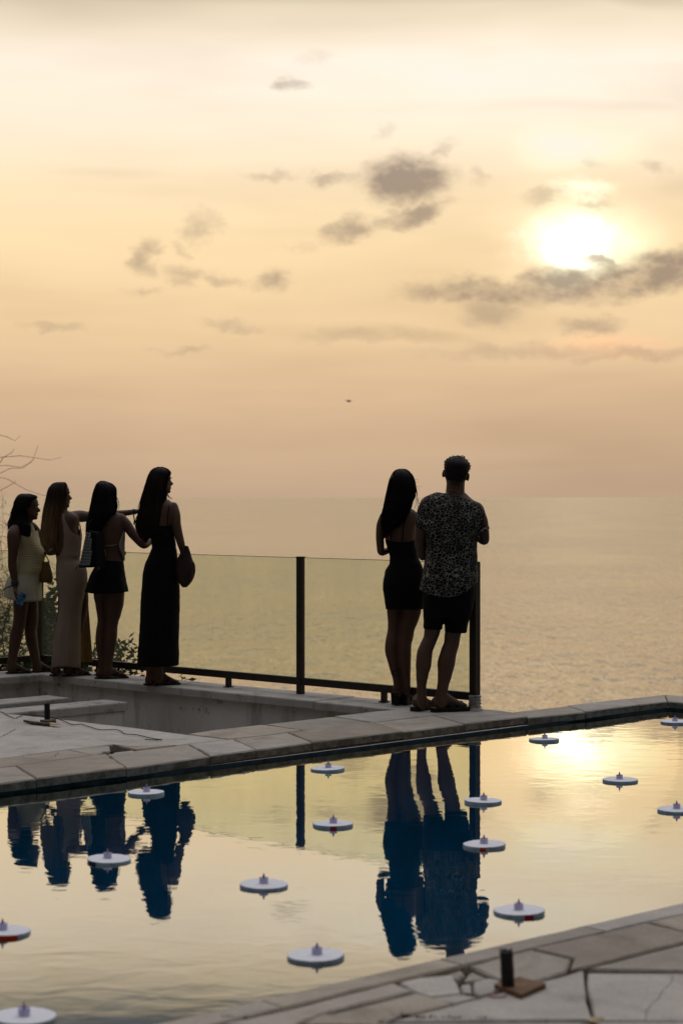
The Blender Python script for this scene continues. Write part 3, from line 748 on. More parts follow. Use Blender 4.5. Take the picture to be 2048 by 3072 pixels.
def foam_float(i, x, y, tail, tail2, tape):
    c = at(x * 1.3061, y * 1.3061, WL + 0.0125); rnd = random.Random(i + 3)
    r0 = 0.0965; n = 48; a0 = rnd.random() * 6
    rr = lambda a: r0 * (1 + 0.010 * math.sin(2 * a + a0) + 0.007 * math.sin(5 * a + 2 * a0)) + rnd.uniform(-0.0007, 0.0007)
    rad = [rr(2 * math.pi * k / n) for k in range(n)]
    tx_, ty_ = rnd.uniform(-.025, .025), rnd.uniform(-.025, .025); dent = rnd.random() * 6.28
    def pt(r_, a, z):
        r_ = r_ - (0.004 * max(0, math.cos(a - dent) - .93) / .07 if r_ > .08 else 0); x, y = r_ * math.cos(a), r_ * math.sin(a)
        return c + Vector((x, y, z + x * tx_ + y * ty_))
    ring = lambda s, z: [pt(rad[k] * s, 2 * math.pi * k / n, z) for k in range(n)]
    m = MB(); m.rings([ring(0.96, -0.032), ring(1.0, -0.030), ring(1.0, -0.002), ring(0.985, 0.0)], cap=False)
    root = m.build('foam_float', M_rim, base=Vector((c.x, c.y, WL)), label='white foam disc ' + tail, cat='float', group='foam discs carrying tea lights on the pool')
    m = MB(); m.rings([ring(0.985, 0.0), ring(0.5, 0.0006), ring(0.05, 0.0006)], cap=False).build('top_face', M_foam, root)
    if tape:
        mt, ca, hw = tape; m = MB(); rs = []
        for k in range(9):
            a = R(ca - hw + 2 * hw * k / 8); r_ = rr(a) + 0.0018
            rs.append([pt(r_, a, z) for z in (-0.021, -0.0015)])
        V_ = [p for r_ in rs for p in r_]; F_ = [(2 * k, 2 * k + 2, 2 * k + 3, 2 * k + 1) for k in range(8)]
        mesh('rim_mark', V_, F_, mt, root)
    # tea light standing on the disc
    b = c + Vector((rnd.uniform(-0.006, 0.006), rnd.uniform(-0.006, 0.006), 0.0012)); n = 24
    circ = lambda r_, z: [b + Vector((r_ * math.cos(2 * math.pi * k / n), r_ * math.sin(2 * math.pi * k / n), z)) for k in range(n)]
    t = MB().rings([circ(0.0178, 0.0), circ(0.0182, 0.001), circ(0.0180, 0.0210), circ(0.0185, 0.0220), circ(0.0172, 0.0220), circ(0.0168, 0.018), circ(0.004, 0.0185)]).build(
        'tea_light', M_cup, base=b, smooth=False, label='pale lilac tea light on the disc ' + tail2, cat='tea light', group='tea lights on the foam discs')
    MB().rings([circ(r_, z) for r_, z in ((0.0046, 0.0183), (0.0056, 0.023), (0.0054, 0.027), (0.0040, 0.032), (0.0022, 0.037), (0.0005, 0.0415))]).build('flame', M_flame, t, smooth=True)
for i, a in enumerate(FL): foam_float(i, *a)

# ------------------------------------------------------------------ cut-off pipes on plates
M_pipe = mat('black_pipe', (0.012, 0.011, 0.010), 0.6, 0.3, vary=0.4, vscale=30)
M_fray = mat('frayed_edge', (0.42, 0.39, 0.33), 0.9, 0.1, vary=0.4, vscale=60)
M_ply = mat('plywood', (0.24, 0.135, 0.075), 0.8, 0.2, vary=0.4, vscale=14)
M_ring = mat('rubber_ring', (0.38, 0.14, 0.05), 0.6, 0.3)
def pipe_stub(px, py, h, r, lean, label):
    b = at(px, py); t = empty('pipe_stub', b, label=label, cat='pipe', group='cut-off black pipes in the terrace')
    n = 20; rn = random.Random(int(px)); rs = []
    for k in range(9):
        z = h * k / 8; rk = r * (1 + 0.02 * math.sin(k * 1.9))
        rs.append([b + Vector((rk * math.cos(a) + lean * z, rk * math.sin(a), z + (rn.uniform(-0.003, 0.004) if k == 8 else 0))) for a in [2 * math.pi * j / n for j in range(n)]])
    ins = [[p + (b + Vector((lean * h, 0, h)) - p) * 0.14 * 1.0 for p in rs[-1]]]
    low = [[p - Z * 0.06 for p in ins[0]]]
    MB().rings(rs + ins + low, cap=False).build('pipe', M_pipe, t, smooth=True)
    m = MB()
    for j in range(34):
        a = rn.random() * 6.28; q = b + Vector((r * 0.97 * math.cos(a) + lean * h, r * 0.97 * math.sin(a), h - 0.004))
        m.tube([q, q + Vector((rn.uniform(-.004, .004), rn.uniform(-.004, .004), rn.uniform(.004, .011)))], [0.0014, 0.0004], n=4)
    m.build('frayed_rim', M_fray, t)
    return t, b
t, b = pipe_stub(1524, 2974, 0.124, 0.0205, -0.05, 'black pipe stub with a frayed rim on a brown board, near corner of the terrace')
pl = [at(1482, 2968), at(1556, 2946), at(1637, 2967), at(1562, 3000)]
for k in range(3):
    q = [p + Vector((0.0015 * math.sin(k * 3 + i), 0.0015 * math.cos(k * 2 + i), 0)) for i, p in enumerate(pl)]
    V_ = [p + Z * (0.001 + 0.005 * k) for p in q] + [p + Z * (0.0054 + 0.005 * k) for p in q]
    mesh('base_board', V_, [(3, 2, 1, 0), (4, 5, 6, 7), (0, 1, 5, 4), (1, 2, 6, 5), (2, 3, 7, 6), (3, 0, 4, 7)], M_ply, t)
rb = at(1492, 2992); m = MB()
m.tube([rb + Vector((0.026 * math.cos(a), 0.020 * math.sin(a), 0.004)) for a in [R(150 + 220 * k / 16) for k in range(17)]], 0.0022, n=6).build('rubber_ring', M_ring, base=rb, smooth=True, label='small orange rubber ring beside the brown board of the pipe', cat='ring')
t, b = pipe_stub(142, 2163, 0.122, 0.0195, -0.02, 'black pipe stub on scraps of board, on the plain deck by the low walls')
M_board = mat('scrap_board', (0.11, 0.075, 0.045), 0.85, 0.2, vary=0.5, vscale=20)
for pp in ([(70, 2167), (100, 2171), (150, 2177), (150, 2180), (96, 2174)], [(120, 2167), (168, 2164), (168, 2169), (140, 2172)]):
    q = P(*pp); n = len(q)
    mesh('board_scrap', [p + Z * 0.002 for p in q] + [p + Z * 0.016 for p in q], [tuple(reversed(range(n))), tuple(range(n, 2 * n))] + [(i, (i + 1) % n, n + (i + 1) % n, n + i) for i in range(n)], M_board, t)
M_gold = mat('yellow_scrap', (0.45, 0.33, 0.13), 0.7, 0.3)
q = P((147, 2174), (160, 2177), (182, 2180), (176, 2182), (156, 2181))
mesh('torn_scrap', [p + Z * (0.012 + 0.006 * (i % 2)) for i, p in enumerate(q)] + [p + Z * (0.015 + 0.006 * (i % 2)) for i, p in enumerate(q)], [(0, 1, 2, 3, 4), (9, 8, 7, 6, 5)] + [(i, (i + 1) % 5, 5 + (i + 1) % 5, 5 + i) for i in range(5)], M_gold, base=q[0], label='torn yellowish scrap at the foot of the pipe stub on the deck', cat='scrap')

# ------------------------------------------------------------------ cable on the deck
M_cable = mat('dark_cable', (0.015, 0.013, 0.012), 0.6, 0.3)
cp = [(-160, 172), (0, 186), (50, 208), (105, 233), (140, 222), (175, 208), (240, 211), (300, 216), (360, 224), (420, 236), (480, 258), (530, 280), (570, 280), (600, 278), (670, 300), (735, 318), (800, 317), (860, 318), (890, 330), (920, 348), (1010, 356), (1090, 375), (1150, 387), (1190, 391), (1130, 393), (1085, 389), (1065, 391)]
pts = [at(x / 2.45, 2060 + y / 2.45, 0.005) for x, y in cp]
fine_pts = []
for i in range(len(pts) - 1):
    p0, p1, p2, p3 = pts[max(i - 1, 0)], pts[i], pts[i + 1], pts[min(i + 2, len(pts) - 1)]
    for k in range(4):
        s = k / 4
        fine_pts.append(0.5 * ((2 * p1) + (p2 - p0) * s + (2 * p0 - 5 * p1 + 4 * p2 - p3) * s * s + (3 * p1 - p0 - 3 * p2 + p3) * s ** 3))
MB().tube(fine_pts, 0.0028, n=6).build('cable', M_cable, base=pts[0], smooth=True, label='thin dark cable wandering over the plain deck', cat='cable')

# ------------------------------------------------------------------ bits on the near stones
M_leafdry = mat('dry_leaf', (0.55, 0.42, 0.22), 0.7, 0.2, vary=0.4, vscale=60)
c = at(1776, 3063, 0.004); V_, F_ = [c + Z * 0.006], []
for k in range(14):
    a = 2 * math.pi * k / 14; V_.append(c + Vector((0.034 * math.cos(a) * (1 + 0.2 * math.sin(3 * a)), 0.020 * math.sin(a) * (1 + .2 * math.cos(4 * a)), 0.004 * math.sin(2 * a) + 0.003)))
F_ = [(0, 1 + k, 1 + (k + 1) % 14) for k in range(14)]
mesh('dry_leaf', V_, F_, M_leafdry, base=c, label='pale dry leaf lying on the joint of the near slabs', cat='leaf')
def crack(pp, w_, parent):
    q = [at(x, y, 0.0015) for x, y in pp]; rn = random.Random(len(pp)); pts = []
    for a, b in zip(q[:-1], q[1:]):
        for k in range(5): pts.append(a.lerp(b, k / 5) + Vector((rn.gauss(0, .0025), rn.gauss(0, .004), 0)))
    V_, F_ = [], []
    for i, p in enumerate(pts):
        t_ = (pts[min(i + 1, len(pts) - 1)] - pts[max(i - 1, 0)]).normalized(); n_ = Vector((-t_.y, t_.x, 0)) * w_ * rn.uniform(.4, 1.2)
        V_ += [p - n_, p + n_]
    mesh('crack', V_, [(2 * i, 2 * i + 1, 2 * i + 3, 2 * i + 2) for i in range(len(pts) - 1)], M_dirt, parent)
crack([(1400 + x / 2.42, 2660 + y / 2.42) for x, y in ((1450, 622), (1495, 640), (1500, 665), (1475, 710), (1415, 755), (1400, 800), (1310, 890), (1298, 940), (1290, 985))], .0009, nt)
crack([(x / 2.45, 2060 + y / 2.45) for x, y in ((0, 372), (40, 350), (90, 325), (125, 306))], .0022, terr)
crack([(x / 2.45, 2060 + y / 2.45) for x, y in ((160, 515), (260, 535), (340, 530), (400, 515), (440, 475))], .0018, terr)
M_moss = mat('moss', (0.035, 0.045, 0.015), 0.9, 0.1, vary=0.5, vscale=60)
m = MB(); rn = random.Random(11)
for px, py, cnt, sp in ((1206, 3056, 25, .012), (1278, 3059, 90, .035), (1353, 3060, 50, .02), (1455, 3060, 30, .012), (688, 3056, 30, .012), (742, 3060, 14, .01), (1215, 3050, 20, .02)):
    c = at(px, py, -0.004)
    for k in range(cnt):
        q = c + Vector((rn.gauss(0, sp), rn.gauss(0, 0.006), 0)); h_ = rn.uniform(.005, .014)
        e = Vector((rn.uniform(-.006, .006), rn.uniform(-.006, .006), h_)); s_ = Vector((rn.uniform(-.003, .003), .0025, 0))
        m.add([q - s_, q + s_, q + e], [(0, 1, 2)])
m.build('moss', M_moss, kind='stuff', label='moss and weeds in the joints of the near slabs', cat='moss', base=at(1300, 3058))

# ------------------------------------------------------------------ bird
M_bird = mat('bird_feathers', (0.06, 0.045, 0.03), 0.8, 0.2, vary=0.3, vscale=10)
bp_ = atd(1046, 1203, 95.0)
bd = MB().tube([bp_ + Vector((0.10, 0.16, -0.02)), bp_ + Vector((0.07, 0.1, 0)), bp_, bp_ + Vector((-0.07, -0.1, 0.0)), bp_ + Vector((-.12, -.17, 0.005))], [0.01, 0.035, 0.05, 0.03, 0.012], n=8).build('bird', M_bird, base=bp_, smooth=True, label='small dark bird flying far off over the sea', cat='bird')
for s in (-1, 1):
    q = [bp_ + Vector((s * 0.02, 0.05, 0.02)), bp_ + Vector((s * 0.13, 0.05, 0.06)), bp_ + Vector((s * 0.24, 0.0, 0.02)), bp_ + Vector((s * 0.13, -0.03, 0.055)), bp_ + Vector((s * 0.02, -0.05, 0.02))]
    mesh('wing', q + [p - Z * 0.008 for p in q], [(0, 1, 2, 3, 4), (9, 8, 7, 6, 5)] + [(i, (i + 1) % 5, 5 + (i + 1) % 5, 5 + i) for i in range(5)], M_bird, bd)

# ------------------------------------------------------------------ shrubs beyond the fence
M_twig = mat('bare_twigs', (0.05, 0.032, 0.020), 0.9, 0.1, vary=0.3, vscale=10)
M_leaf = mat('shrub_leaf', (0.045, 0.075, 0.022), 0.6, 0.3, vary=0.5, vscale=5, trans=0.35)
def bare_tree(base, seed, height, spread, label, n_main=9, depth=4):
    rn = random.Random(seed); t = empty('bare_tree', Vector((base.x, base.y, -15.5)), label=label, cat='tree')
    tr, tw = MB(), MB(); cnt = [0]
    def grow(p, d, L, r, lvl):
        pts = [p]; k = 5 if lvl else 7; lim = -4.75 + rn.gauss(0, .3)
        for i in range(k):
            d = (d + Vector((rn.gauss(0, .17), rn.gauss(0, .17), rn.gauss(0, .13) - (0.05 if lvl > 1 else 0)))).normalized()
            p = p + d * (L / k); pts.append(p)
            if p.x > lim: d = Vector((-abs(d.x), d.y, d.z))
        rad = [r * (1 - 0.75 * i / k) for i in range(k + 1)]
        (tr if lvl < 1 else tw).tube(pts, rad, n=5 if lvl < 2 else 3, cap=False); cnt[0] += 1
        if lvl >= depth: return
        for j in range(rn.choice((3, 4, 5)) if lvl < depth - 1 else rn.choice((2, 3, 4))):
            i = rn.randint(2, k); nd = (d + Vector((rn.gauss(0, .75), rn.gauss(0, .75), rn.gauss(0.05, .55)))).normalized()
            grow(pts[i], nd, L * rn.uniform(.42, .66), max(r * 0.5, .0026), lvl + 1)
    tr.tube([Vector((base.x - .5, base.y, -15.5)), Vector((base.x - .35, base.y + .1, -10)), Vector((base.x + .15, base.y - .1, -5.5)), base + Z * .15], [.22, .16, .11, .06], n=10)
    for j in range(n_main):
        a = rn.uniform(0, 6.28); el = rn.uniform(.35, 1.3)
        d = Vector((math.cos(a) * math.cos(el) * spread, math.sin(a) * math.cos(el), math.sin(el))).normalized()
        grow(base + Vector((rn.uniform(-.2, .2), rn.uniform(-.2, .2), 0)), d, height * rn.uniform(.40, .58), 0.018, 0)
    tr.build('trunk', M_twig, t); tw.build('twigs', M_twig, t, kind='stuff')
    return t
bare_tree(Vector((-5.75, 29.0, -1.9)), 21, 4.3, 1.0, 'leafless tree of tangled twigs at the left edge', n_main=56, depth=4)
# long whippy twigs reaching over the women
tw_root = [o for o in C.objects if o.name == 'bare_tree'][0]
m = MB(); rn = random.Random(3)
for pts in ([(-60, 1290), (20, 1310), (45, 1322), (62, 1306)], [(-80, 1380), (0, 1372), (60, 1367), (110, 1374), (150, 1380), (185, 1372)], [(-40, 1440), (30, 1405), (70, 1404), (100, 1378), (114, 1336)],
            [(-40, 1400), (20, 1396), (62, 1402), (92, 1388), (102, 1376)], [(-60, 1420), (20, 1436), (80, 1470), (130, 1486), (165, 1492)], [(-50, 1500), (40, 1450), (48, 1442)], [(10, 1372), (35, 1358), (42, 1346)]):
    m.tube([Vector((-5.75, 29.0, -1.2)), Vector((-5.75, 28.9, atd(0, pts[0][1], 28.6).z * .6 - .3))] + [atd(x, y, 28.6 + 0.05 * i) for i, (x, y) in enumerate(pts)], [.014, .010] + [0.0045 * (1 - 0.7 * i / len(pts)) for i in range(len(pts))], n=4, cap=False)
m.build('whip_twigs', M_twig, tw_root)

def leafy_shrub(stems, seed, label, leaf=0.042, dens=26):
    """stems: list of pixel paths with distance; leaves sit round them"""
    rn = random.Random(seed); b = atd(*stems[0][0][:2], stems[0][0][2]); t = empty('leafy_shrub', b, label=label, cat='shrub', group='green shrubs on the slope behind the fence')
    st, lf = MB(), MB()
    for path in stems:
        pts = [atd(x, y, Y) for x, y, Y in path]
        st.tube([pts[0] + Vector((.1, .25, -5.0)), pts[0] + Vector((.03, .05, -1.2))] + pts, [.014, .010] + [0.007 * (1 - .6 * i / len(pts)) for i in range(len(pts))], n=4)
        for i in range(len(pts) - 1):
            L_ = (pts[i + 1] - pts[i]).length
            for k in range(int(dens * L_ / 0.12)):
                p = pts[i].lerp(pts[i + 1], rn.random()) + Vector((rn.gauss(0, .045), rn.gauss(0, .07), rn.gauss(0, .045)))
                u = Vector((rn.gauss(0, 1), rn.gauss(0, 1), rn.gauss(0, .6))).normalized(); v = u.cross(Vector((rn.gauss(0, 1), rn.gauss(0, 1), rn.gauss(0, 1)))).normalized()
                s_ = leaf * rn.uniform(.6, 1.25)
                lf.add([p - u * s_, p + v * s_ * .42, p + u * s_, p - v * s_ * .42, p + u.cross(v) * s_ * .12], [(0, 1, 4), (1, 2, 4), (2, 3, 4), (3, 0, 4)])
    st.build('stems', M_twig, t, kind='stuff'); lf.build('foliage', M_leaf, t, kind='stuff')
leafy_shrub([[(140, 2060, 19.2), (135, 1985, 19.2), (150, 1900, 19.2), (150, 1840, 19.3), (165, 1770, 19.3)], [(150, 2040, 19.2), (170, 1960, 19.3), (165, 1890, 19.3), (175, 1850, 19.3)], [(120, 2040, 19.2), (128, 1950, 19.2), (128, 1880, 19.1), (137, 1800, 19.2)],
             [(110, 2030, 19.3), (95, 1990, 19.3), (60, 2000, 19.3)], [(160, 2060, 19.1), (185, 2010, 19.1), (250, 2005, 19.1), (275, 2010, 19.1)], [(145, 1990, 19.2), (160, 1930, 19.0), (140, 1890, 19.1)]], 5, 'dense green shrub behind the glass between the two women in pale dresses', dens=66)
leafy_shrub([[(300, 2080, 19.4), (320, 2010, 19.4), (365, 1950, 19.4), (398, 1915, 19.4)], [(340, 2060, 19.4), (352, 1965, 19.4), (345, 1920, 19.4)], [(330, 2070, 19.4), (390, 1965, 19.4), (420, 1950, 19.4)], [(300, 2060, 19.4), (282, 1960, 19.4), (284, 1930, 19.4)], [(350, 2070, 19.4), (375, 2010, 19.4), (420, 2022, 19.4)]], 6, 'sparse leafy shrub behind the bare legs of the woman in the black skirt', dens=16)
leafy_shrub([[(520, 2110, 19.0), (535, 2060, 19.0), (548, 2035, 19.0), (570, 2040, 19.0)], [(400, 2100, 19.0), (430, 2050, 19.0), (425, 2020, 19.0)]], 8, 'small leafy sprigs showing over the parapet by the long black dress', dens=14)
leafy_shrub([[(20, 2020, 19.6), (5, 1900, 19.6), (30, 1820, 19.6)], [(-20, 2000, 19.6), (-10, 1870, 19.6), (10, 1850, 19.6)], [(70, 2010, 19.6), (72, 1960, 19.6), (60, 1920, 19.6)]], 9, 'scattered green sprigs among the bare twigs at the left edge', dens=12)
# ------------------------------------------------------------------ people
def fabric(name, col, trans=0.0, rough=0.85, vary=0.12, vscale=6, bump=0.0015, bscale=90):
    return mat(name, col, rough, 0.15, vary=vary, vscale=vscale, bump=bump, bscale=bscale, trans=trans)
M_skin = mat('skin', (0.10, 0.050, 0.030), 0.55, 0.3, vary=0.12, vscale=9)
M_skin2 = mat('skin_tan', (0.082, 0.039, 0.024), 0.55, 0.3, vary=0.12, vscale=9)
M_hair = mat('dark_hair', (0.008, 0.006, 0.005), 0.6, 0.12, vary=0.4, vscale=14)
M_hairb = mat('brown_hair', (0.018, 0.010, 0.007), 0.6, 0.15, vary=0.4, vscale=14)
M_eye = mat('eye', (0.25, 0.24, 0.22), 0.2, 0.5); M_iris = mat('iris', (0.012, 0.008, 0.006), 0.2, 0.5); M_lip = mat('lips', (0.17, 0.055, 0.045), 0.45, 0.35)
M_black = fabric('black_cloth', (0.003, 0.003, 0.003)); M_sandal = mat('dark_leather', (0.006, 0.0045, 0.004), 0.6, 0.3, vary=0.3, vscale=20)
def blonde_hair():
    m = bpy.data.materials.new('ombre_hair'); m.use_nodes = True
    t = NT(m.node_tree); p = t.n['Principled BSDF']; p.inputs['Roughness'].default_value = 0.55; p.inputs['Specular IOR Level'].default_value = 0.12
    pos = t.node('ShaderNodeNewGeometry').outputs['Position']; z = t.sep(pos)[2]
    c = t.ramp(t.smooth(z, 0.95, 1.62, kind='LINEAR'), [(0.0, (0.34, 0.21, 0.10, 1)), (0.5, (0.19, 0.115, 0.055, 1)), (0.85, (0.035, 0.022, 0.012, 1)), (1.0, (0.012, 0.008, 0.006, 1))])
    st = t.noise(t.mapping(pos, scale=(60, 60, 1.5)), 1.0, 3.0, 0.6)
    t.put(p.inputs['Base Color'], t.mix(t.smooth(st, 0.3, 0.7, 0.0, 0.6), c, t.vmath('SCALE', c, s=0.35)))
    return m
M_blond = blonde_hair()
def leopard():
    m = bpy.data.materials.new('leopard_print'); m.use_nodes = True
    t = NT(m.node_tree); p = t.n['Principled BSDF']; p.inputs['Roughness'].default_value = 0.8; p.inputs['Specular IOR Level'].default_value = 0.15
    pos = t.node('ShaderNodeTexCoord').outputs['Object']
    nz = t.noise(pos, 14.0, 3.0, 0.6, out='Color')
    q = t.vmath('ADD', t.mapping(pos, scale=(1.0, 0.9, 1.25)), t.vmath('SCALE', t.vmath('SUBTRACT', nz, (0.5, 0.5, 0.5)), s=0.018))
    v = t.node('ShaderNodeTexVoronoi', feature='DISTANCE_TO_EDGE'); v.inputs['Scale'].default_value = 41.0; t.put(v.inputs['Vector'], q)
    lw = t.smooth(t.noise(pos, 30.0, 3.0, 0.6), 0.30, 0.75, 0.02, 0.125)
    line = t.math('LESS_THAN', v.outputs['Distance'], lw)
    tone = t.ramp(t.noise(pos, 7.0, 3.0, 0.6), [(0.3, (0.10, 0.083, 0.06, 1)), (0.6, (0.26, 0.235, 0.19, 1)), (0.8, (0.42, 0.395, 0.335, 1))])
    t.put(p.inputs['Base Color'], t.mix(line, (0.003, 0.0025, 0.002, 1), tone))
    return m
M_leo = leopard()
VOX = 0.0065
def solid(mb, voxel=VOX, smooth=6, fac=0.5):
    """union of closed shapes as one continuous skin"""
    me = bpy.data.meshes.new('tmp'); me.from_pydata([tuple(v) for v in mb.v], [], mb.f); me.update()
    bm = bmesh.new(); bm.from_mesh(me); bmesh.ops.recalc_face_normals(bm, faces=bm.faces); bm.to_mesh(me); bm.free()
    o = bpy.data.objects.new('tmp', me); C.objects.link(o)
    r = o.modifiers.new('r', 'REMESH'); r.mode = 'VOXEL'; r.voxel_size = voxel; r.use_smooth_shade = True
    s = o.modifiers.new('s', 'SMOOTH'); s.iterations = smooth; s.factor = fac
    dg = bpy.context.evaluated_depsgraph_get(); me2 = bpy.data.meshes.new_from_object(o.evaluated_get(dg))
    V_ = [v.co.copy() for v in me2.vertices]; F_ = [tuple(p.vertices) for p in me2.polygons]
    bpy.data.objects.remove(o, do_unlink=True); bpy.data.meshes.remove(me); bpy.data.meshes.remove(me2)
    return V_, F_

class Person:
    def __init__(s, Y0): s.Y = Y0; s.k = Y0 / F; s.b = MB()
    def w(s, px, py, dy=0.0): return atd(px, py, s.Y + dy)
    def limb(s, pts, mb=None, n=14, ends=True):
        """(px, py, depth offset, radius in px) joints; a finer spline is run through them"""
        mb = mb or s.b; P_ = [Vector((x, y, d)) for x, y, d, r in pts]; R_ = [r for *_, r in pts]; m = len(pts)
        out, rad = [], []
        for i in range(m - 1):
            p0, p1, p2, p3 = P_[max(i - 1, 0)], P_[i], P_[i + 1], P_[min(i + 2, m - 1)]
            for k in range(4):
                t = k / 4; q = 0.5 * (2 * p1 + (p2 - p0) * t + (2 * p0 - 5 * p1 + 4 * p2 - p3) * t * t + (3 * p1 - p0 - 3 * p2 + p3) * t ** 3)
                out.append(s.w(q.x, q.y, q.z)); rad.append((R_[i] + (R_[i + 1] - R_[i]) * (t * t * (3 - 2 * t))) * s.k)
        out.append(s.w(*P_[-1])); rad.append(R_[-1] * s.k)
        mb.tube(out, rad, n=n)
        if ends: mb.ball(out[0], rad[0] * 0.98, n, 8); mb.ball(out[-1], rad[-1] * 0.98, n, 8)
    def ring(s, row, n=40, fold=None, off=0.0, t=0.0, pw=2.3):
        """row: py, xl, xr, dy, ry [, a, b]  (a, b bend the ring's height along x)"""
        py, xl, xr, dy, ry = row[:5]; a, b = (row[5], row[6]) if len(row) > 6 else (0, 0)
        c = s.w((xl + xr) / 2, py, dy); rx = (xr - xl) / 2 * s.k + off; out = []
        for j in range(n):
            th = 2 * math.pi * j / n; ct, st = math.cos(th), math.sin(th)
            e = 2.0 / pw; x = math.copysign(abs(ct) ** e, ct); y = math.copysign(abs(st) ** e, st)
            f = 1.0 + (fold(th, t) if fold else 0.0)
            out.append(c + Vector((x * rx * f, y * (ry + off) * f, -(a * ct + b * ct * ct) * s.k)))
        return out
    def refine(s, rows, per=3):
        m = len(rows); L_ = max(len(r) for r in rows); rw = [list(r) + [0] * (L_ - len(r)) for r in rows]; out = []
        for i in range(m - 1):
            p0, p1, p2, p3 = rw[max(i - 1, 0)], rw[i], rw[i + 1], rw[min(i + 2, m - 1)]
            for k in range(per):
                t = k / per; out.append([0.5 * (2 * b + (c - a) * t + (2 * a - 5 * b + 4 * c - d) * t * t + (3 * b - a - 3 * c + d) * t ** 3) for a, b, c, d in zip(p0, p1, p2, p3)])
        out.append(rw[-1]); return out
    def trunk(s, rows, off=0.0, mb=None, n=32):
        (mb or s.b).rings([s.ring(r, n, off=off) for r in s.refine(rows)])
    def cloth(s, name, rows, mat_, parent, fold=None, n=64, off=0.004, hem=True, per=4, wr=0.0, seed=1, **kw):
        rr = s.refine(rows, per); m = len(rr); rs = []
        for i, r in enumerate(rr):
            g = s.ring(r, n, fold, off, i / (m - 1))
            if wr:
                c = sum(g, Vector()) / n
                g = [p + (p - c).normalized() * wr * noise.noise(p * 9 + Vector((seed * 7.1, 0, p.z * 14))) for p in g]
            rs.append(g)
        if hem:
            c = sum(rs[-1], Vector()) / n
            up_ = rs[-4]; cu = sum(up_, Vector()) / n
            rs.append([p + (c - p).normalized() * 0.005 for p in rs[-1]]); rs.append([p + (cu - p).normalized() * 0.009 for p in up_])
        return MB().rings(rs, cap=False).build(name, mat_, parent, smooth=True, **kw)
    def patch(s, name, rows, mat_, parent, off=0.006, n=22, **kw):
        """cloth over part of the girth: rows py, xl, xr, dy, ry, th0, th1 in degrees"""
        V_, F_ = [], []; rr = s.refine(rows, 4)
        for r in rr:
            py, xl, xr, dy, ry, t0, t1 = r[:7]; c = s.w((xl + xr) / 2, py, dy); rx = (xr - xl) / 2 * s.k + off
            for o2 in (0.0, -0.004):
                for j in range(n):
                    th = R(t0 + (t1 - t0) * j / (n - 1)); e = 2 / 2.3
                    V_.append(c + Vector((math.copysign(abs(math.cos(th)) ** e, math.cos(th)) * (rx + o2), math.copysign(abs(math.sin(th)) ** e, math.sin(th)) * (ry + off + o2), 0)))
        for i in range(len(rr) - 1):
            for q in (0, n):
                for j in range(n - 1):
                    a = i * 2 * n + q + j; b = a + 2 * n; F_.append((a, a + 1, b + 1, b) if q else (a, b, b + 1, a + 1))
            for j in (0, n - 1):
                a = i * 2 * n + j; F_.append((a, a + n, a + 3 * n, a + 2 * n))
        return mesh(name, V_, F_, mat_, parent, smooth=True, **kw)
    # ---- head
    def head(s, cx, top, chin, dy, yaw, pitch=0.0, roll=0.0, wide=1.0, ear=.335):
        """skull, face, nose, ears; yaw 0 looks to the right, 90 away from the camera"""
        h = (chin - top) * s.k; c = s.w(cx, (top + chin) / 2, dy)
        M = Matrix.Rotation(R(roll), 3, 'Y') @ Matrix.Rotation(R(yaw), 3, 'Z') @ Matrix.Rotation(-R(pitch), 3, 'Y')
        s.hM, s.hc, s.hh = M, c, h
        def L(x, y, t): return c + M @ Vector((x * h, y * h, (t - 0.5) * h))
        s.hL = L
        rows = [(0.0, .36, .10, .08), (.04, .405, .02, .15), (.10, .40, -.05, .20), (.17, .375, -.12, .245), (.24, .372, -.22, .275), (.32, .372, -.34, .30), (.42, .380, -.42, .325),
                (.50, .365, -.45, .335), (.575, .40, -.46, .342), (.68, .402, -.465, .35), (.78, .365, -.44, .34), (.87, .28, -.37, .295), (.94, .16, -.27, .21), (.985, .03, -.13, .10)]
        rs = []
        for t, xf, xb, hw in rows:
            cxx = (xf + xb) / 2 - 0.03; g = []
            for j in range(24):
                th = 2 * math.pi * j / 24; ct = math.cos(th)
                x = cxx + (xf - cxx) * ct if ct > 0 else cxx + (cxx - xb) * ct
                g.append(L(x, hw * wide * math.sin(th) * (1 - 0.12 * max(ct, 0)), t))
            rs.append(g)
        s.b.rings(rs)
        # nose, lips, brow ridge, ears
        s.b.tube([L(.375, 0, .52), L(.41, 0, .47), L(.45, 0, .41), L(.475, 0, .365), L(.44, 0, .335), L(.36, 0, .32)], [v * h for v in (.022, .026, .034, .046, .04, .03)], n=10)
        for q in (-1, 1):
            s.b.ball(L(.415, q * .045, .345), .035 * h, 8, 6)
            s.b.ball(L(-.03, q * ear * wide, .43), (.075 * h, .045 * h, .13 * h), 10, 8, rot=M)
            s.b.ball(L(.36, q * .13, .575), (.05 * h, .11 * h, .03 * h), 8, 6, rot=M)
        s.b.ball(L(.375, 0, .238), (.045 * h, .085 * h, .022 * h), 10, 6, rot=M)
        s.b.ball(L(.372, 0, .192), (.045 * h, .075 * h, .026 * h), 10, 6, rot=M)
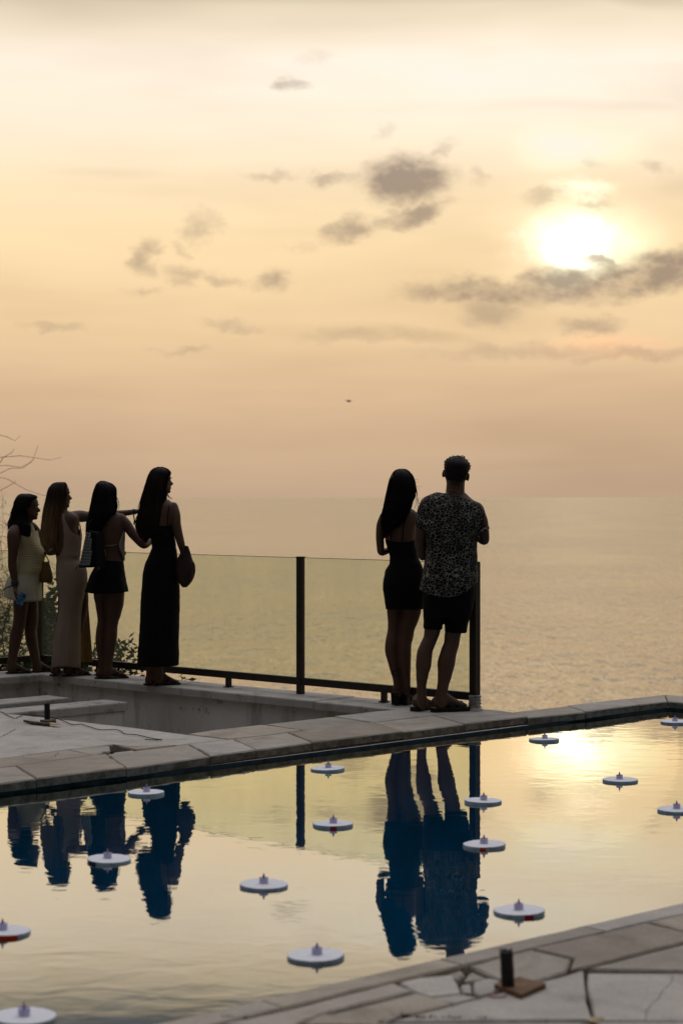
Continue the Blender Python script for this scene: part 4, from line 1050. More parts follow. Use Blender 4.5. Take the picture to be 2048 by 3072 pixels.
    def face_parts(s, root):
        L, h, M = s.hL, s.hh, s.hM
        for q in (-1, 1):
            e = MB().ball(L(.338, q * .145, .505), (.045 * h, .062 * h, .040 * h), 12, 8, rot=M).build('eye', M_eye, root, smooth=True)
            MB().ball(L(.372, q * .145, .505), (.016 * h, .028 * h, .028 * h), 10, 6, rot=M).build('iris', M_iris, e, smooth=True)
            MB().tube([L(.412, q * .05, .585), L(.408, q * .13, .602), L(.365, q * .22, .588)], [.012 * h, .016 * h, .008 * h], n=6).build('eyebrow', M_hair, root, smooth=True)
        MB().ball(L(.394, 0, .236), (.030 * h, .075 * h, .017 * h), 10, 6, rot=M).ball(L(.392, 0, .195), (.032 * h, .066 * h, .020 * h), 10, 6, rot=M).build('lips', M_lip, root, smooth=True)
    # ---- hand: palm, four fingers with two knuckle bends, thumb off the side
    def hand(s, wrist, d, nrm, curl=25.0, thumb=1, size=1.0, spread=6.0):
        w_, d, nrm = Vector(wrist), Vector(d).normalized(), Vector(nrm)
        nrm = (nrm - d * nrm.dot(d)).normalized(); sd_ = d.cross(nrm)
        b = s.b; z = size
        b.tube([w_ - d * .02 * z, w_ + d * .02 * z, w_ + d * .055 * z, w_ + d * .085 * z], [(.014 * z, .021 * z), (.0145 * z, .030 * z), (.0135 * z, .037 * z), (.011 * z, .035 * z)], n=12, up=nrm)
        for i, (o, L_) in enumerate(((-.028, .066), (-.0095, .076), (.0095, .072), (.027, .056))):
            p = w_ + d * (.082 - abs(o) * .25) * z + sd_ * (o * thumb * -1) * z; dd = (d + sd_ * (o * thumb * -1) * spread * .25).normalized(); pts = [p - dd * .012 * z]
            for k, fr in enumerate((.45, .32, .23)):
                dd = (Matrix.Rotation(R(curl * (0.8 + .25 * i / 3)) * (1 if k else .7), 3, sd_) @ dd).normalized()
                p = p + dd * L_ * fr * z; pts.append(p)
            b.tube(pts, [.0088 * z, .0086 * z, .0078 * z, .0066 * z], n=8); b.ball(pts[-1], .0066 * z, 8, 6)
        p = w_ + d * .025 * z + sd_ * .026 * thumb * z; dd = (d * .75 + sd_ * .75 * thumb + nrm * .25).normalized(); pts = [p - dd * .01]
        for fr in (.034, .03, .024):
            p = p + dd * fr * z; pts.append(p); dd = (Matrix.Rotation(R(curl * .5), 3, sd_) @ dd + d * .15).normalized()
        b.tube(pts, [.0125 * z, .011 * z, .0095 * z, .0075 * z], n=8); b.ball(pts[-1], .0075 * z, 8, 6)
    # ---- foot on a sole
    def foot(s, heel, toe, zs=0.02, width=0.043, heel_z=0.0):
        a, t = Vector(heel), Vector(toe); a.z = t.z = 0; d = (t - a); L_ = d.length; d.normalize(); n_ = d.cross(Z)
        prof = [(0.0, .028, .026, .022), (.06, .034, .033, .028), (.20, .050, .048, .034), (.36, .050, .048, .034), (.52, .036, .034, .037), (.68, .025, .024, .042), (.80, .018, .017, .043), (.90, .013, .012, .038), (.95, .011, .010, .026)]
        kk = L_ / .245; lift = lambda f: heel_z * max(0.0, 1 - f / .72) ** 0.8
        s.b.tube([a + d * (f * L_) + Z * (zs + z_ * kk + lift(f)) for f, z_, hh, hw in prof], [(hh * kk, hw * kk * width / .043) for f, z_, hh, hw in prof], n=14, up=(0, 0, 1))
        for i in range(5):
            o = (-.030 + .0152 * i) * width / .043; f = .90 - abs(i - 1) * .018 - (.02 if i == 4 else 0)
            r_ = (.0115 if i == 0 else .0085 - .0004 * i)
            p = a + d * (f * L_) + n_ * o + Z * (zs + r_ * .95)
            s.b.tube([p - d * .02, p + d * .012, p + d * (.026 if i == 0 else .022)], [r_, r_ * 1.02, r_ * .75], n=8); s.b.ball(p + d * (.026 if i == 0 else .022), r_ * .75, 8, 6)
        return a, d, n_, L_
    def sole(s, name, fr, th, mat_, parent, straps=(), grow=0.012, heel_z=0.0, heel_block=0.0, strap_w=0.02, flip=False):
        """shoe sole under a foot frame (a, d, n, L), with straps as its pieces"""
        a, d, n_, L_ = fr; prof = [(-.035, .015), (-.02, .027), (.05, .034), (.2, .036), (.4, .036), (.6, .042), (.78, .047), (.92, .043), (1.0, .030), (1.035, .012)]
        lift = lambda f: heel_z * max(0.0, 1 - max(f, 0) / .72) ** 0.8; kk = L_ / .245; rs = []
        for f, hw in prof:
            c = a + d * (f * L_); hw = hw * kk + grow * .4; zb = 0.001 + lift(f); zt = zb + th
            rs.append([c - n_ * hw + Z * zb, c + n_ * hw + Z * zb, c + n_ * (hw + .001) + Z * (zt - .003), c + n_ * hw * .97 + Z * zt, c - n_ * hw * .97 + Z * zt, c - n_ * (hw + .001) + Z * (zt - .003)])
        m = MB().rings(rs)
        if heel_block: m.rings([[a + d * (.03 + x) * 1.0 + n_ * y + Z * z_ for x, y in ((-.026 * q, -.028 * q), (.034 * q, -.028 * q), (.034 * q, .028 * q), (-.026 * q, .028 * q))] for z_, q in ((0.001, .92), (heel_z * .9 + th * .4, 1.08))])
        so_ = m.build(name, mat_, parent)
        for f0, f1, h0, wd in straps:
            pts = []; hw = .044 * kk + grow * .3; up_ = h0 * kk
            for j in range(11):
                q = math.pi * j / 10; f = f0 + (f1 - f0) * j / 10
                pts.append(a + d * (f * L_) + n_ * (-hw * math.cos(q)) + Z * (th * .5 + lift(f) + (up_ + .012) * math.sin(q) ** .8))
            MB().tube(pts, [(.0035, wd)] * 11, n=8, up=None).build('strap', mat_, so_, smooth=True) if False else s.strap(pts, wd, d, so_, mat_)
        if flip:
            p = a + d * (.80 * L_) - n_ * .006
            for q in (-1, 1):
                e = a + d * (.42 * L_) + n_ * (.040 * q) + Z * th
                MB().tube([p + Z * th, p + Z * (th + .022 * kk), p.lerp(e, .4) + Z * (th + .040 * kk), p.lerp(e, .75) + Z * (th + .034 * kk) + n_ * q * .004, e], [.0045, .005, .006, .006, .006], n=8).build('strap', mat_, so_, smooth=True)
        return so_
    def strap(s, pts, wd, d, parent, mat_):
        rs = [[p - d * wd, p + d * wd, p + d * wd + Z * .004, p - d * wd + Z * .004] for p in pts]
        return MB().rings(rs).build('strap', mat_, parent)
    # ---- hair: a mass plus many strands over it
    def hair(s, name, rows, mat_, parent, n_str=260, seed=1, thick=0.0022, wav=0.006, jit=0.010, cap_top=True, tail=0.06, extra=()):
        rn = random.Random(seed); rr = s.refine(rows, 4); n = 36
        def fold(th, t): return 0.03 * math.sin(7 * th + 2.0 * t) * t + 0.02 * math.sin(13 * th + 1) * t
        rings = [s.ring(r, n, fold, -0.003, i / (len(rr) - 1), pw=2.1) for i, r in enumerate(rr)]
        mb = MB(); mb.rings(rings)
        m = len(rings)
        for q in range(n_str):
            j = rn.random() * n; j0 = int(j) % n; j1 = (j0 + 1) % n; fr = j - int(j)
            st = rn.randint(0, int(m * .45)); en = m - 1 if rn.random() < .6 else rn.randint(int(m * .55), m - 1)
            if en - st < 4: continue
            ph, am = rn.random() * 6, wav * rn.uniform(.4, 1.4); o = rn.uniform(-.004, 1) * jit * rn.random(); pts = []
            for i in range(st, en + 1, 2):
                p = rings[i][j0].lerp(rings[i][j1], fr); c = sum(rings[i], Vector()) / n; u = (p - c).normalized(); f = (i - st) / max(1, en - st)
                pts.append(p + u * (o * (.25 + f) + am * f * math.sin(ph + i * .45)) + Vector((am * f * math.cos(ph + i * .37), 0, 0)))
            e = pts[-1] - pts[-2]
            if en == m - 1: pts.append(pts[-1] + e.normalized() * tail * rn.random() + Vector((rn.uniform(-.006, .006), 0, 0)))
            mb.tube(pts, [thick * (.5 + .5 * min(1, 3 * i / len(pts))) * (1 if i < len(pts) - 2 else .45) for i in range(len(pts))], n=3, cap=False)
        for q in range(70):      # fly-away hairs
            i0 = rn.randint(2, m - 4); j0 = rn.randint(0, n - 1); p = rings[i0][j0]; c = sum(rings[i0], Vector()) / n
            u = (p - c).normalized(); l_ = rn.uniform(.012, .045); d_ = (u * .5 + Vector((rn.gauss(0, .25), 0, -.9 + rn.gauss(0, .35)))).normalized()
            mb.tube([p, p + d_ * l_ * .5 + u * .006, p + d_ * l_ + u * rn.uniform(0, .008)], [.0009, .0008, .0004], n=3, cap=False)
        for path, r_ in extra:
            mb.tube([s.w(*p) for p in path], [r_ * (1 - .6 * i / len(path)) for i in range(len(path))], n=4, cap=False)
        return mb.build(name, mat_, parent, smooth=True)
    def finish(s, base_px, mat_, label, voxel=VOX):
        V_, F_ = solid(s.b, voxel); b = s.w(*base_px); b.z = 0
        s.root = mesh('person', V_, F_, mat_, base=b, smooth=True, label=label, cat='person', group='people on the parapet watching the sunset')
        return s.root

# ================================================================== man in the leopard shirt
m_ = Person(13.52)
m_.head(1368, 1368, 1470, 0.015, 84, 0, 9, 0.98, .375)
m_.limb([(1366, 1500, .0, 33), (1365, 1478, .0, 28.5), (1366, 1455, .01, 28), (1367, 1430, .015, 28)])
trunk = [(1480, 1318, 1398, 0, .05), (1496, 1284, 1414, 0, .085), (1515, 1268, 1440, 0, .10), (1540, 1268, 1444, 0, .115), (1600, 1280, 1432, 0, .115), (1660, 1286, 1420, 0, .105), (1720, 1282, 1420, 0, .11), (1770, 1282, 1422, 0, .125), (1820, 1290, 1412, 0, .12), (1850, 1300, 1400, 0, .09)]
m_.trunk(trunk)
m_.limb([(1284, 1516, 0, 27), (1268, 1556, 0, 20), (1262, 1595, .0, 19), (1260, 1628, .01, 17), (1263, 1655, .02, 14), (1267, 1671, .03, 11.5), (1282, 1662, .12, 12), (1308, 1645, .24, 9)])
m_.hand(m_.w(1310, 1643, .25), (.6, .6, .25), (0, -.2, 1), 30, -1, 1.05)
m_.limb([(1426, 1530, 0, 26), (1442, 1562, 0, 21), (1449, 1592, 0, 17.5), (1453, 1612, .01, 15), (1452, 1623, .02, 13), (1432, 1612, .10, 12.5), (1408, 1598, .20, 10), (1390, 1592, .27, 8)])
m_.hand(m_.w(1388, 1591, .28), (-.75, .5, .25), (0, -.2, 1), 30, 1, 1.05)
m_.limb([(1312, 1800, 0, 38), (1303, 1850, 0, 30), (1296, 1893, 0, 24.5), (1290, 1917, 0, 21.5), (1279, 1942, -.01, 22), (1273, 1963, -.015, 24), (1270, 1994, -.015, 24), (1266, 2026, 0, 19), (1264, 2058, .01, 15), (1265, 2088, .015, 15), (1266, 2112, .02, 16)])
m_.limb([(1376, 1800, 0, 40), (1370, 1850, 0, 32), (1358, 1900, 0, 24.5), (1354, 1931, 0, 23.5), (1346, 1955, -.01, 24.5), (1338, 1990, -.015, 27), (1334, 2024, -.005, 22), (1329, 2053, 0, 18), (1323, 2090, .0, 17), (1322, 2112, .0, 17)])
fr_r = m_.foot(m_.w(1298, 2143, 0.0), m_.w(1402, 2143, .10), .03, .046)
fr_l = m_.foot(m_.w(1242, 2138, .04), m_.w(1294, 2138, .24), .03, .046)
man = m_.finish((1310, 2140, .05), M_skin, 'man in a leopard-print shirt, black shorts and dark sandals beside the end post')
m_.face_parts(man)
for fr in (fr_l, fr_r): m_.sole('sandal', fr, .030, M_sandal, man, straps=((.50, .50, .062, .024), (.74, .74, .040, .022)))
# hair: short crop, longer on top
hm = MB(); L_ = m_.hL; hh = m_.hh
rs = []
for t, xf, xb, hw in ((.26, -.16, -.40, .20), (.34, -.10, -.455, .29), (.44, -.08, -.48, .325), (.52, .0, -.50, .348), (.60, .10, -.51, .365), (.68, .34, -.515, .385), (.77, .42, -.50, .392), (.85, .38, -.43, .345), (.92, .29, -.34, .265), (.975, .17, -.22, .165), (1.0, .05, -.10, .06)):
    g = []
    for j in range(36):
        th = 2 * math.pi * j / 36; cxx = (xf + xb) / 2; p = Vector((cxx + (xf - xb) / 2 * math.cos(th), hw * math.sin(th), t)); bump_ = 0.022 * noise.noise(Vector((p.x * 5, p.y * 5, t * 6))) + (.03 * noise.noise(Vector((p.x * 12, p.y * 12, t * 12))) if t > .7 else 0)
        g.append(L_(p.x * (1 + bump_), p.y * (1 + bump_), p.z + bump_ * .6))
    rs.append(g)
hm.rings(rs); rn = random.Random(2)
for q in range(330):
    i = rn.randint(3, 10); j = rn.randint(0, 35); p = rs[i][j]; c = sum(rs[i], Vector()) / 36
    u = ((p - c).normalized() * .35 + Vector((.5, 0, .35)) + Vector((rn.gauss(0, .45), rn.gauss(0, .4), rn.gauss(0, .3)))).normalized(); l_ = rn.uniform(.003, .007) if i > 5 else .003
    hm.tube([p - u * .004, p + u * l_ * .6, p + u * l_ + Vector((rn.gauss(0, .004), 0, rn.gauss(0, .003)))], [.0022, .0018, .0006], n=3, cap=False)
for tip in ((1332, 1383), (1335, 1380), (1352, 1370), (1384, 1365)):
    hm.tube([m_.w(tip[0] + 10, tip[1] + 6), m_.w(tip[0] + 3, tip[1] + 2), m_.w(*tip)], [.004, .003, .0006], n=4, cap=False)
hm.build('hair', M_hairb, man, smooth=True)
# shirt
sh = MB()
srow = [(1483, 1310, 1394, 0, .062, 7, 0), (1489, 1292, 1403, 0, .078, 6, 0), (1497, 1272, 1418, 0, .094, 4, 0), (1508, 1262, 1436, 0, .11, 2, 0), (1524, 1258, 1447, 0, .12), (1545, 1260, 1446, 0, .128), (1580, 1266, 1440, 0, .132), (1610, 1275, 1430, 0, .130), (1645, 1277, 1428, 0, .126), (1685, 1274, 1430, 0, .128), (1725, 1268, 1431, 0, .135), (1750, 1264, 1429, 0, .14)]
sh.rings([m_.ring(r, 56, lambda th, t: .012 * math.sin(5 * th + 1) * t + .008 * math.sin(11 * th), .004, i / 40) for i, r in enumerate(m_.refine(srow, 4))])
m_.limb([(1300, 1512, 0, 30), (1282, 1528, 0, 29), (1270, 1556, 0, 24.5), (1266, 1582, .0, 21.5), (1265, 1591, .0, 21.5)], sh, ends=False)
m_.limb([(1402, 1526, 0, 28), (1425, 1537, 0, 29), (1438, 1566, 0, 23.5), (1446, 1586, 0, 21), (1448, 1592, 0, 22.5)], sh, ends=False)
V_, F_ = solid(sh, .007, 4)
V_ = [v + Vector((0, 1, 0)) * 0.006 * noise.noise(v * 11) + Vector((0.004 * noise.noise(v * 16 + Vector((3, 0, 0))), 0, 0)) for v in V_]
shirt = mesh('shirt', V_, F_, M_leo, man, smooth=True)
m_.cloth('shirt_tail', [(1742, 1264, 1430, 0, .139), (1760, 1263, 1428, 0, .140, -6, -16), (1788, 1262, 1424, 0, .140, -10.5, -29)], M_leo, shirt, off=.006, wr=.006, fold=lambda th, t: .02 * math.sin(6 * th + 2) * t)
# rolled cuff on the right sleeve
cf = MB(); q0 = m_.w(1464, 1580, -.01); q1 = m_.w(1432, 1603, -.02)
cc, ax_, r_ = (q0 + q1) / 2, (q1 - q0).normalized(), (q1 - q0).length / 2; nn = Vector((0, 1, 0)); tt = ax_.cross(nn)
cf.rings([[cc + tt * o + ax_ * (rr_ * math.cos(a)) + nn * (rr_ * 1.05 * math.sin(a)) for a in [2 * math.pi * j / 24 for j in range(24)]] for o, rr_ in ((-.012, r_ * .97), (-.010, r_ * 1.04), (.010, r_ * 1.05), (.012, r_ * .98))], cap=False).build('cuff', M_leo, shirt, smooth=True)
# shorts
st = MB()
m_.trunk([(1715, 1276, 1424, 0, .122), (1760, 1270, 1424, 0, .135), (1800, 1268, 1422, 0, .135), (1835, 1268, 1416, 0, .125), (1850, 1275, 1408, 0, .10)], mb=st)
for pts in ([(1312, 1800, 0, 42), (1303, 1840, 0, 34.5), (1299, 1868, 0, 30), (1298, 1888, 0, 28.5)], [(1376, 1800, 0, 45), (1374, 1840, 0, 38.5), (1368, 1872, 0, 35), (1366, 1898, 0, 33.5)]): m_.limb(pts, st, ends=False)
V_, F_ = solid(st, .007, 4)
mesh('shorts', [v + Vector((.003 * noise.noise(v * 18), .004 * noise.noise(v * 14), 0)) for v in V_], F_, M_black, man, smooth=True)
MB().tube([m_.w(1334, 1470, -.035), m_.w(1345, 1469, -.062), m_.w(1362, 1471, -.069), m_.w(1378, 1476, -.062), m_.w(1391, 1482, -.035)], .0013, n=5).build('necklace', mat('chain_metal', (.35, .22, .12), .3, .5, metal=.8), man, smooth=True)

# ================================================================== woman in the short black dress
p = Person(13.98)
p.head(1205, 1410, 1508, 0.02, 72, -2, -3)
p.limb([(1207, 1540, .0, 24), (1205, 1518, .0, 19.5), (1204, 1500, .01, 19)])
p.trunk([(1522, 1190, 1226, 0, .035), (1531, 1166, 1243, 0, .06), (1543, 1150, 1252, 0, .078), (1565, 1148, 1251, 0, .092), (1600, 1152, 1246, 0, .10), (1640, 1162, 1246, 0, .098), (1668, 1172, 1250, 0, .092), (1700, 1166, 1264, 0, .10), (1740, 1155, 1272, 0, .118), (1765, 1153, 1274, 0, .12), (1800, 1158, 1268, 0, .11), (1822, 1164, 1262, 0, .09)])
p.limb([(1153, 1550, 0, 15), (1142, 1575, 0, 13.5), (1139, 1610, -.01, 12.5), (1141, 1640, .0, 12), (1144, 1657, .02, 11), (1164, 1651, .10, 10), (1186, 1643, .19, 7.5)])
p.hand(p.w(1188, 1642, .2), (.75, .4, .25), (0, -.3, 1), 35, -1, .92)
p.limb([(1246, 1550, .02, 15), (1254, 1580, .05, 13), (1258, 1620, .08, 12), (1258, 1652, .10, 11), (1240, 1648, .18, 9.5), (1222, 1642, .25, 7.5)])
p.hand(p.w(1220, 1641, .255), (-.75, .3, .25), (0, -.3, 1), 35, 1, .92)
p.limb([(1184, 1785, 0, 30), (1181, 1828, 0, 21.5), (1181, 1868, 0, 18.5), (1179, 1893, -.005, 17.5), (1174, 1930, -.02, 19.5), (1173, 1955, -.02, 19), (1180, 1995, -.01, 15), (1189, 2040, .01, 11), (1191, 2068, .015, 11.5), (1192, 2082, .02, 13)])
p.limb([(1234, 1785, 0, 34), (1233, 1828, 0, 31), (1227, 1856, 0, 29), (1219, 1884, 0, 25.5), (1216, 1908, -.005, 24.5), (1212, 1932, -.015, 22.5), (1212, 1965, -.02, 21.5), (1214, 1995, -.01, 18.5), (1217, 2030, .005, 14.5), (1218, 2058, .02, 13.5), (1220, 2076, .03, 14)])
w5l = p.foot(p.w(1183, 2121, 0), p.w(1216, 2121, .19), .012, .038, .075)
w5r = p.foot(p.w(1210, 2119, .02), p.w(1247, 2119, .20), .012, .038, .075)
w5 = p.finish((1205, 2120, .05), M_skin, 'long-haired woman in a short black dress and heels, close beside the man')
p.face_parts(w5)
for fr in (w5l, w5r): p.sole('heeled_shoe', fr, .012, M_sandal, w5, straps=((.62, .62, .045, .012), (.78, .78, .032, .012)), heel_z=.075, heel_block=1)
for pts in ([(1178, 2064), (1190, 2071), (1203, 2066)], [(1203, 2072), (1216, 2077), (1233, 2068)], [(1172, 2020), (1180, 2014), (1196, 2008)], [(1174, 2021), (1186, 2028), (1200, 2030)]):
    MB().tube([p.w(x, y, -.045 if i == 1 else -.03) for i, (x, y) in enumerate(pts)], .003, n=6).build('ankle_strap', M_sandal, w5, smooth=True)
for pts in ([(1236, 2078, .02), (1244, 2092, .03), (1248, 2108, .03)], [(1240, 2074, .02), (1250, 2090, .03)]): MB().tube([p.w(*q) for q in pts], .0016, n=4).build('ankle_strap', M_sandal, w5)
drow = [(1626, 1156, 1247, 0, .108, 0, -8), (1640, 1160, 1248, 0, .106), (1668, 1170, 1252, 0, .10), (1690, 1168, 1262, 0, .106), (1700, 1163, 1266, 0, .11), (1718, 1155, 1270, 0, .118), (1745, 1150, 1274, 0, .126), (1765, 1149, 1276, 0, .128), (1800, 1154, 1272, 0, .122), (1827, 1157, 1268, 0, .112)]
p.cloth('dress', drow, M_black, w5, wr=.004, off=.003)
for pts in ([(1206, 1630, -.112), (1208, 1595, -.11), (1214, 1565, -.10), (1224, 1538, -.07), (1228, 1529, -.02)], [(1172, 1630, -.108), (1172, 1590, -.105), (1176, 1560, -.098), (1180, 1535, -.06)]):
    MB().tube([p.w(*q) for q in pts], .004, n=6).build('dress_strap', M_black, w5, smooth=True)
hr = [(1406, 1200, 1212, .02, .02), (1409, 1187, 1222, .02, .05), (1418, 1177, 1232, .015, .085), (1431, 1170, 1241, .01, .105), (1450, 1164, 1246, .005, .115), (1469, 1160, 1248, .0, .115), (1488, 1156, 1244, -.015, .105), (1501, 1154, 1238, -.03, .095), (1514, 1152, 1234, -.045, .085), (1527, 1149, 1230, -.06, .075), (1540, 1147, 1224, -.075, .062), (1558, 1147, 1212, -.09, .05), (1571, 1148, 1202, -.10, .042), (1584, 1150, 1187, -.105, .034), (1594, 1154, 1172, -.105, .02)]
p.hair('hair', hr, M_hair, w5, 300, 3, extra=[([(1246, 1455, 0), (1250, 1475, 0), (1252, 1500, 0), (1253, 1522, -.01)], .003), ([(1245, 1468, 0), (1247, 1490, 0), (1248, 1510, 0), (1243, 1527, 0)], .002), ([(1247, 1470, 0), (1251, 1490, 0), (1257, 1512, 0)], .0022),
    ([(1246, 1446, 0), (1252, 1447, 0), (1256, 1444, 0)], .0009), ([(1247, 1456, 0), (1256, 1460, 0), (1263, 1459, 0)], .0009), ([(1244, 1438, 0), (1252, 1438, 0), (1257, 1441, 0)], .0008), ([(1247, 1462, 0), (1255, 1466, 0), (1259, 1472, 0)], .0008)])

# ================================================================== woman in the long black dress
p = Person(15.45)
p.head(481, 1402, 1480, 0.0, 14, 0, 0)
p.limb([(480, 1520, .0, 20), (484, 1500, .0, 17.5), (484, 1478, .0, 17)])
p.trunk([(1500, 470, 506, 0, .05), (1510, 450, 520, 0, .085), (1525, 440, 527, 0, .10), (1550, 440, 524, 0, .11), (1580, 444, 520, 0, .11), (1612, 452, 522, 0, .105), (1640, 461, 525, 0, .10), (1675, 447, 528, 0, .115), (1705, 438, 530, 0, .125), (1740, 434, 530, 0, .125), (1790, 440, 525, 0, .115)])
p.limb([(520, 1520, -.02, 14.5), (526, 1545, -.04, 15.5), (529, 1575, -.05, 14.5), (537, 1610, -.05, 13.2), (543, 1632, -.05, 12), (547, 1650, -.04, 9.5), (549, 1664, -.03, 7.5)])
p.hand(p.w(549, 1664, -.03), (.1, .05, -1), (1, .2, 0), 45, 1, .9)
p.limb([(452, 1528, .04, 14), (450, 1560, .08, 12.5), (452, 1600, .12, 11), (472, 1614, .22, 9.5), (496, 1606, .30, 7.5)])
p.hand(p.w(498, 1605, .31), (.8, .3, .2), (0, -.3, 1), 35, -1, .9)
p.limb([(458, 1780, 0, 26), (452, 1880, 0, 20), (450, 1940, 0, 16), (449, 1990, .01, 12), (449, 2025, .015, 11), (450, 2045, .02, 11.5)])
p.limb([(504, 1780, 0, 26), (494, 1880, 0, 21), (484, 1940, 0, 19), (476, 1990, .0, 15), (475, 2020, .0, 13.5), (476, 2040, .0, 13.5)])
r1 = p.foot(p.w(462, 2057, 0), p.w(538, 2057, .09), .014, .041); l1 = p.foot(p.w(441, 2064, .0), p.w(464, 2064, .20), .014, .041)
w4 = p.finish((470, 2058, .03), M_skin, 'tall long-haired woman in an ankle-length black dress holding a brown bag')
p.face_parts(w4)
for fr in (r1, l1): p.sole('flip_flop', fr, .014, M_sandal, w4, flip=True)
drow = [(1578, 446, 520, 0, .114, 0, -4), (1600, 450, 522, 0, .112), (1638, 456.6, 527, 0, .106), (1650, 454, 529, 0, .108), (1671, 445, 531, 0, .115), (1692, 436, 533, 0, .125), (1713, 431, 534, 0, .13), (1760, 426.5, 537, 0, .132), (1802, 424, 538, 0, .132), (1844, 422, 537, 0, .132), (1886, 420, 536, 0, .132), (1928, 418, 535, 0, .135), (1960, 415, 536, 0, .138), (1996, 413, 533, 0, .138)]
p.cloth('dress', drow, M_black, w4, wr=.004, off=.003, fold=lambda th, t: .018 * math.sin(6 * th + 1.3) * max(0, t - .35))
MB().tube([p.w(502, 1580, -.115), p.w(503, 1550, -.112), p.w(507, 1522, -.09), p.w(508, 1508, -.04)], .0042, n=6).build('dress_strap', M_black, w4, smooth=True)
hr = [(1400, 474, 488, 0, .02), (1405, 460, 502, .0, .055), (1412, 452, 510, .0, .08), (1420, 447, 513, .0, .092), (1432, 442, 508, -.005, .10), (1446, 438, 504, -.01, .105), (1467, 432, 500, -.015, .105), (1488, 426, 497, -.02, .10), (1509, 420, 497, -.035, .09), (1530, 417, 493, -.05, .085), (1551, 413, 490, -.06, .08), (1572, 409, 486, -.07, .07), (1588, 410, 478, -.075, .06), (1602, 416, 460, -.08, .045), (1614, 426, 448, -.08, .02)]
p.hair('hair', hr, M_hairb, w4, 320, 4, extra=[([(498, 1480, -.03), (505, 1490, -.03), (512, 1494, -.03), (517, 1496, -.03)], .004), ([(497, 1478, -.03), (504, 1484, -.03), (508, 1490, -.03), (507, 1502, -.03)], .003), ([(420, 1510, 0), (415, 1516, 0), (412, 1524, 0)], .0015), ([(432, 1460, 0), (428, 1464, 0)], .001)])
# brown bag on her arm
M_bag = mat('brown_leather', (0.030, 0.012, 0.007), 0.5, 0.35, vary=0.3, vscale=10, bump=0.003, bscale=20, trans=0.12)
q = Person(15.36)
bag = MB(); rows = [(1638, 551, 564, 0, .010), (1648, 547, 568, 0, .016), (1661, 540, 572, 0, .024), (1675, 533, 576, 0, .034), (1690, 529, 581, 0, .044), (1705, 528, 583, 0, .052), (1722, 528, 583, 0, .058), (1740, 533, 578, 0, .055), (1753, 540, 569, 0, .04), (1762, 547, 560, 0, .015)]
bag.rings([q.ring(r, 32, lambda th, t: .03 * math.sin(4 * th + 5 * t)) for r in q.refine(rows, 4)])
bg = bag.build('handbag', M_bag, base=q.w(553, 1762), smooth=True, label='slouchy dark brown bag hanging from the arm of the tall woman', cat='bag')
MB().tube([q.w(544, 1672, -.04), q.w(546, 1650, -.055), q.w(552, 1637, -.05), q.w(560, 1640, .0), q.w(568, 1665, .03), q.w(577, 1690, .035)], .006, n=8).build('handle', M_bag, bg, smooth=True)
MB().rings([q.ring(r, 24, None, .0) for r in q.refine([(1683, 566, 579, .01, .03), (1694, 570, 585, .01, .035), (1716, 572, 586, .01, .036), (1735, 566, 581, .01, .03)], 3)]).build('pocket', M_bag, bg, smooth=True)

# ================================================================== woman in the black skirt and backless top
p = Person(16.0)
p.head(318, 1444, 1524, 0.02, 66, -2, 4)
p.limb([(330, 1552, 0, 20), (324, 1535, 0, 17), (322, 1515, .01, 16)])
p.trunk([(1533, 312, 346, 0, .04), (1543, 288, 362, 0, .068), (1556, 280, 370, 0, .085), (1580, 284, 372, 0, .098), (1610, 288, 371, 0, .10), (1640, 293, 370, 0, .097), (1662, 297, 369, 0, .094), (1685, 297, 370, 0, .105), (1715, 288, 372, 0, .12), (1750, 284, 374, 0, .125), (1775, 286, 372, 0, .11)])
p.limb([(362, 1557, 0, 17.5), (378, 1573, -.01, 16.5), (394, 1596, -.02, 15), (414, 1620, -.02, 13), (431, 1636, -.01, 11), (446, 1628, .06, 10), (462, 1614, .14, 9), (474, 1602, .20, 7)])
p.hand(p.w(476, 1600, .205), (.5, .5, .6), (0, -1, .3), 30, 1, .9)
p.limb([(286, 1560, .02, 15), (276, 1600, .05, 13), (272, 1640, .08, 11.5), (292, 1650, .17, 10), (315, 1646, .20, 8.5), (330, 1648, .19, 7)])
p.hand(p.w(331, 1648, .185), (.95, -.1, -.26), (0, -1, .2), 14, 1, .95)
p.limb([(304, 1760, 0, 24), (299, 1785, 0, 19), (301, 1813, 0, 15.5), (304, 1845, 0, 13.5), (305, 1866, 0, 13), (302, 1891, -.01, 14.2), (299.5, 1915, -.015, 14), (299, 1936, -.01, 12.5), (301, 1964, 0, 10), (303, 1993, .01, 9), (304, 2022, .02, 10)])
p.limb([(344, 1760, 0, 31), (344, 1785, 0, 29.5), (343, 1810, 0, 28.5), (340, 1838, 0, 24.5), (337, 1862, -.005, 19.5), (335, 1880, -.01, 18), (333, 1908, -.02, 19), (330, 1936, -.015, 18), (326, 1970, 0, 15), (324, 1995, 0, 13), (324, 2020, 0, 13.5)])
r1 = p.foot(p.w(309, 2037, 0), p.w(382, 2037, .10), .012, .04); l1 = p.foot(p.w(294, 2040, .0), p.w(316, 2040, .2), .012, .04)
w3 = p.finish((325, 2037, .05), M_skin2, 'dark-haired woman in a backless tied top and short black skirt')
p.face_parts(w3)
for fr in (r1, l1): p.sole('flip_flop', fr, .012, M_sandal, w3, flip=True)
p.cloth('skirt', [(1681, 299, 369, 0, .106, 3, 0), (1712, 278, 372, 0, .124), (1745, 263, 377, 0, .138), (1779, 255, 382, 0, .15, 0, -4)], M_black, w3, off=.003, wr=.004, fold=lambda th, t: .028 * math.sin(9 * th + 1) * t * t + .015 * math.sin(5 * th) * t)
M_top = fabric('tied_top', (0.30, 0.255, 0.215), trans=.2)
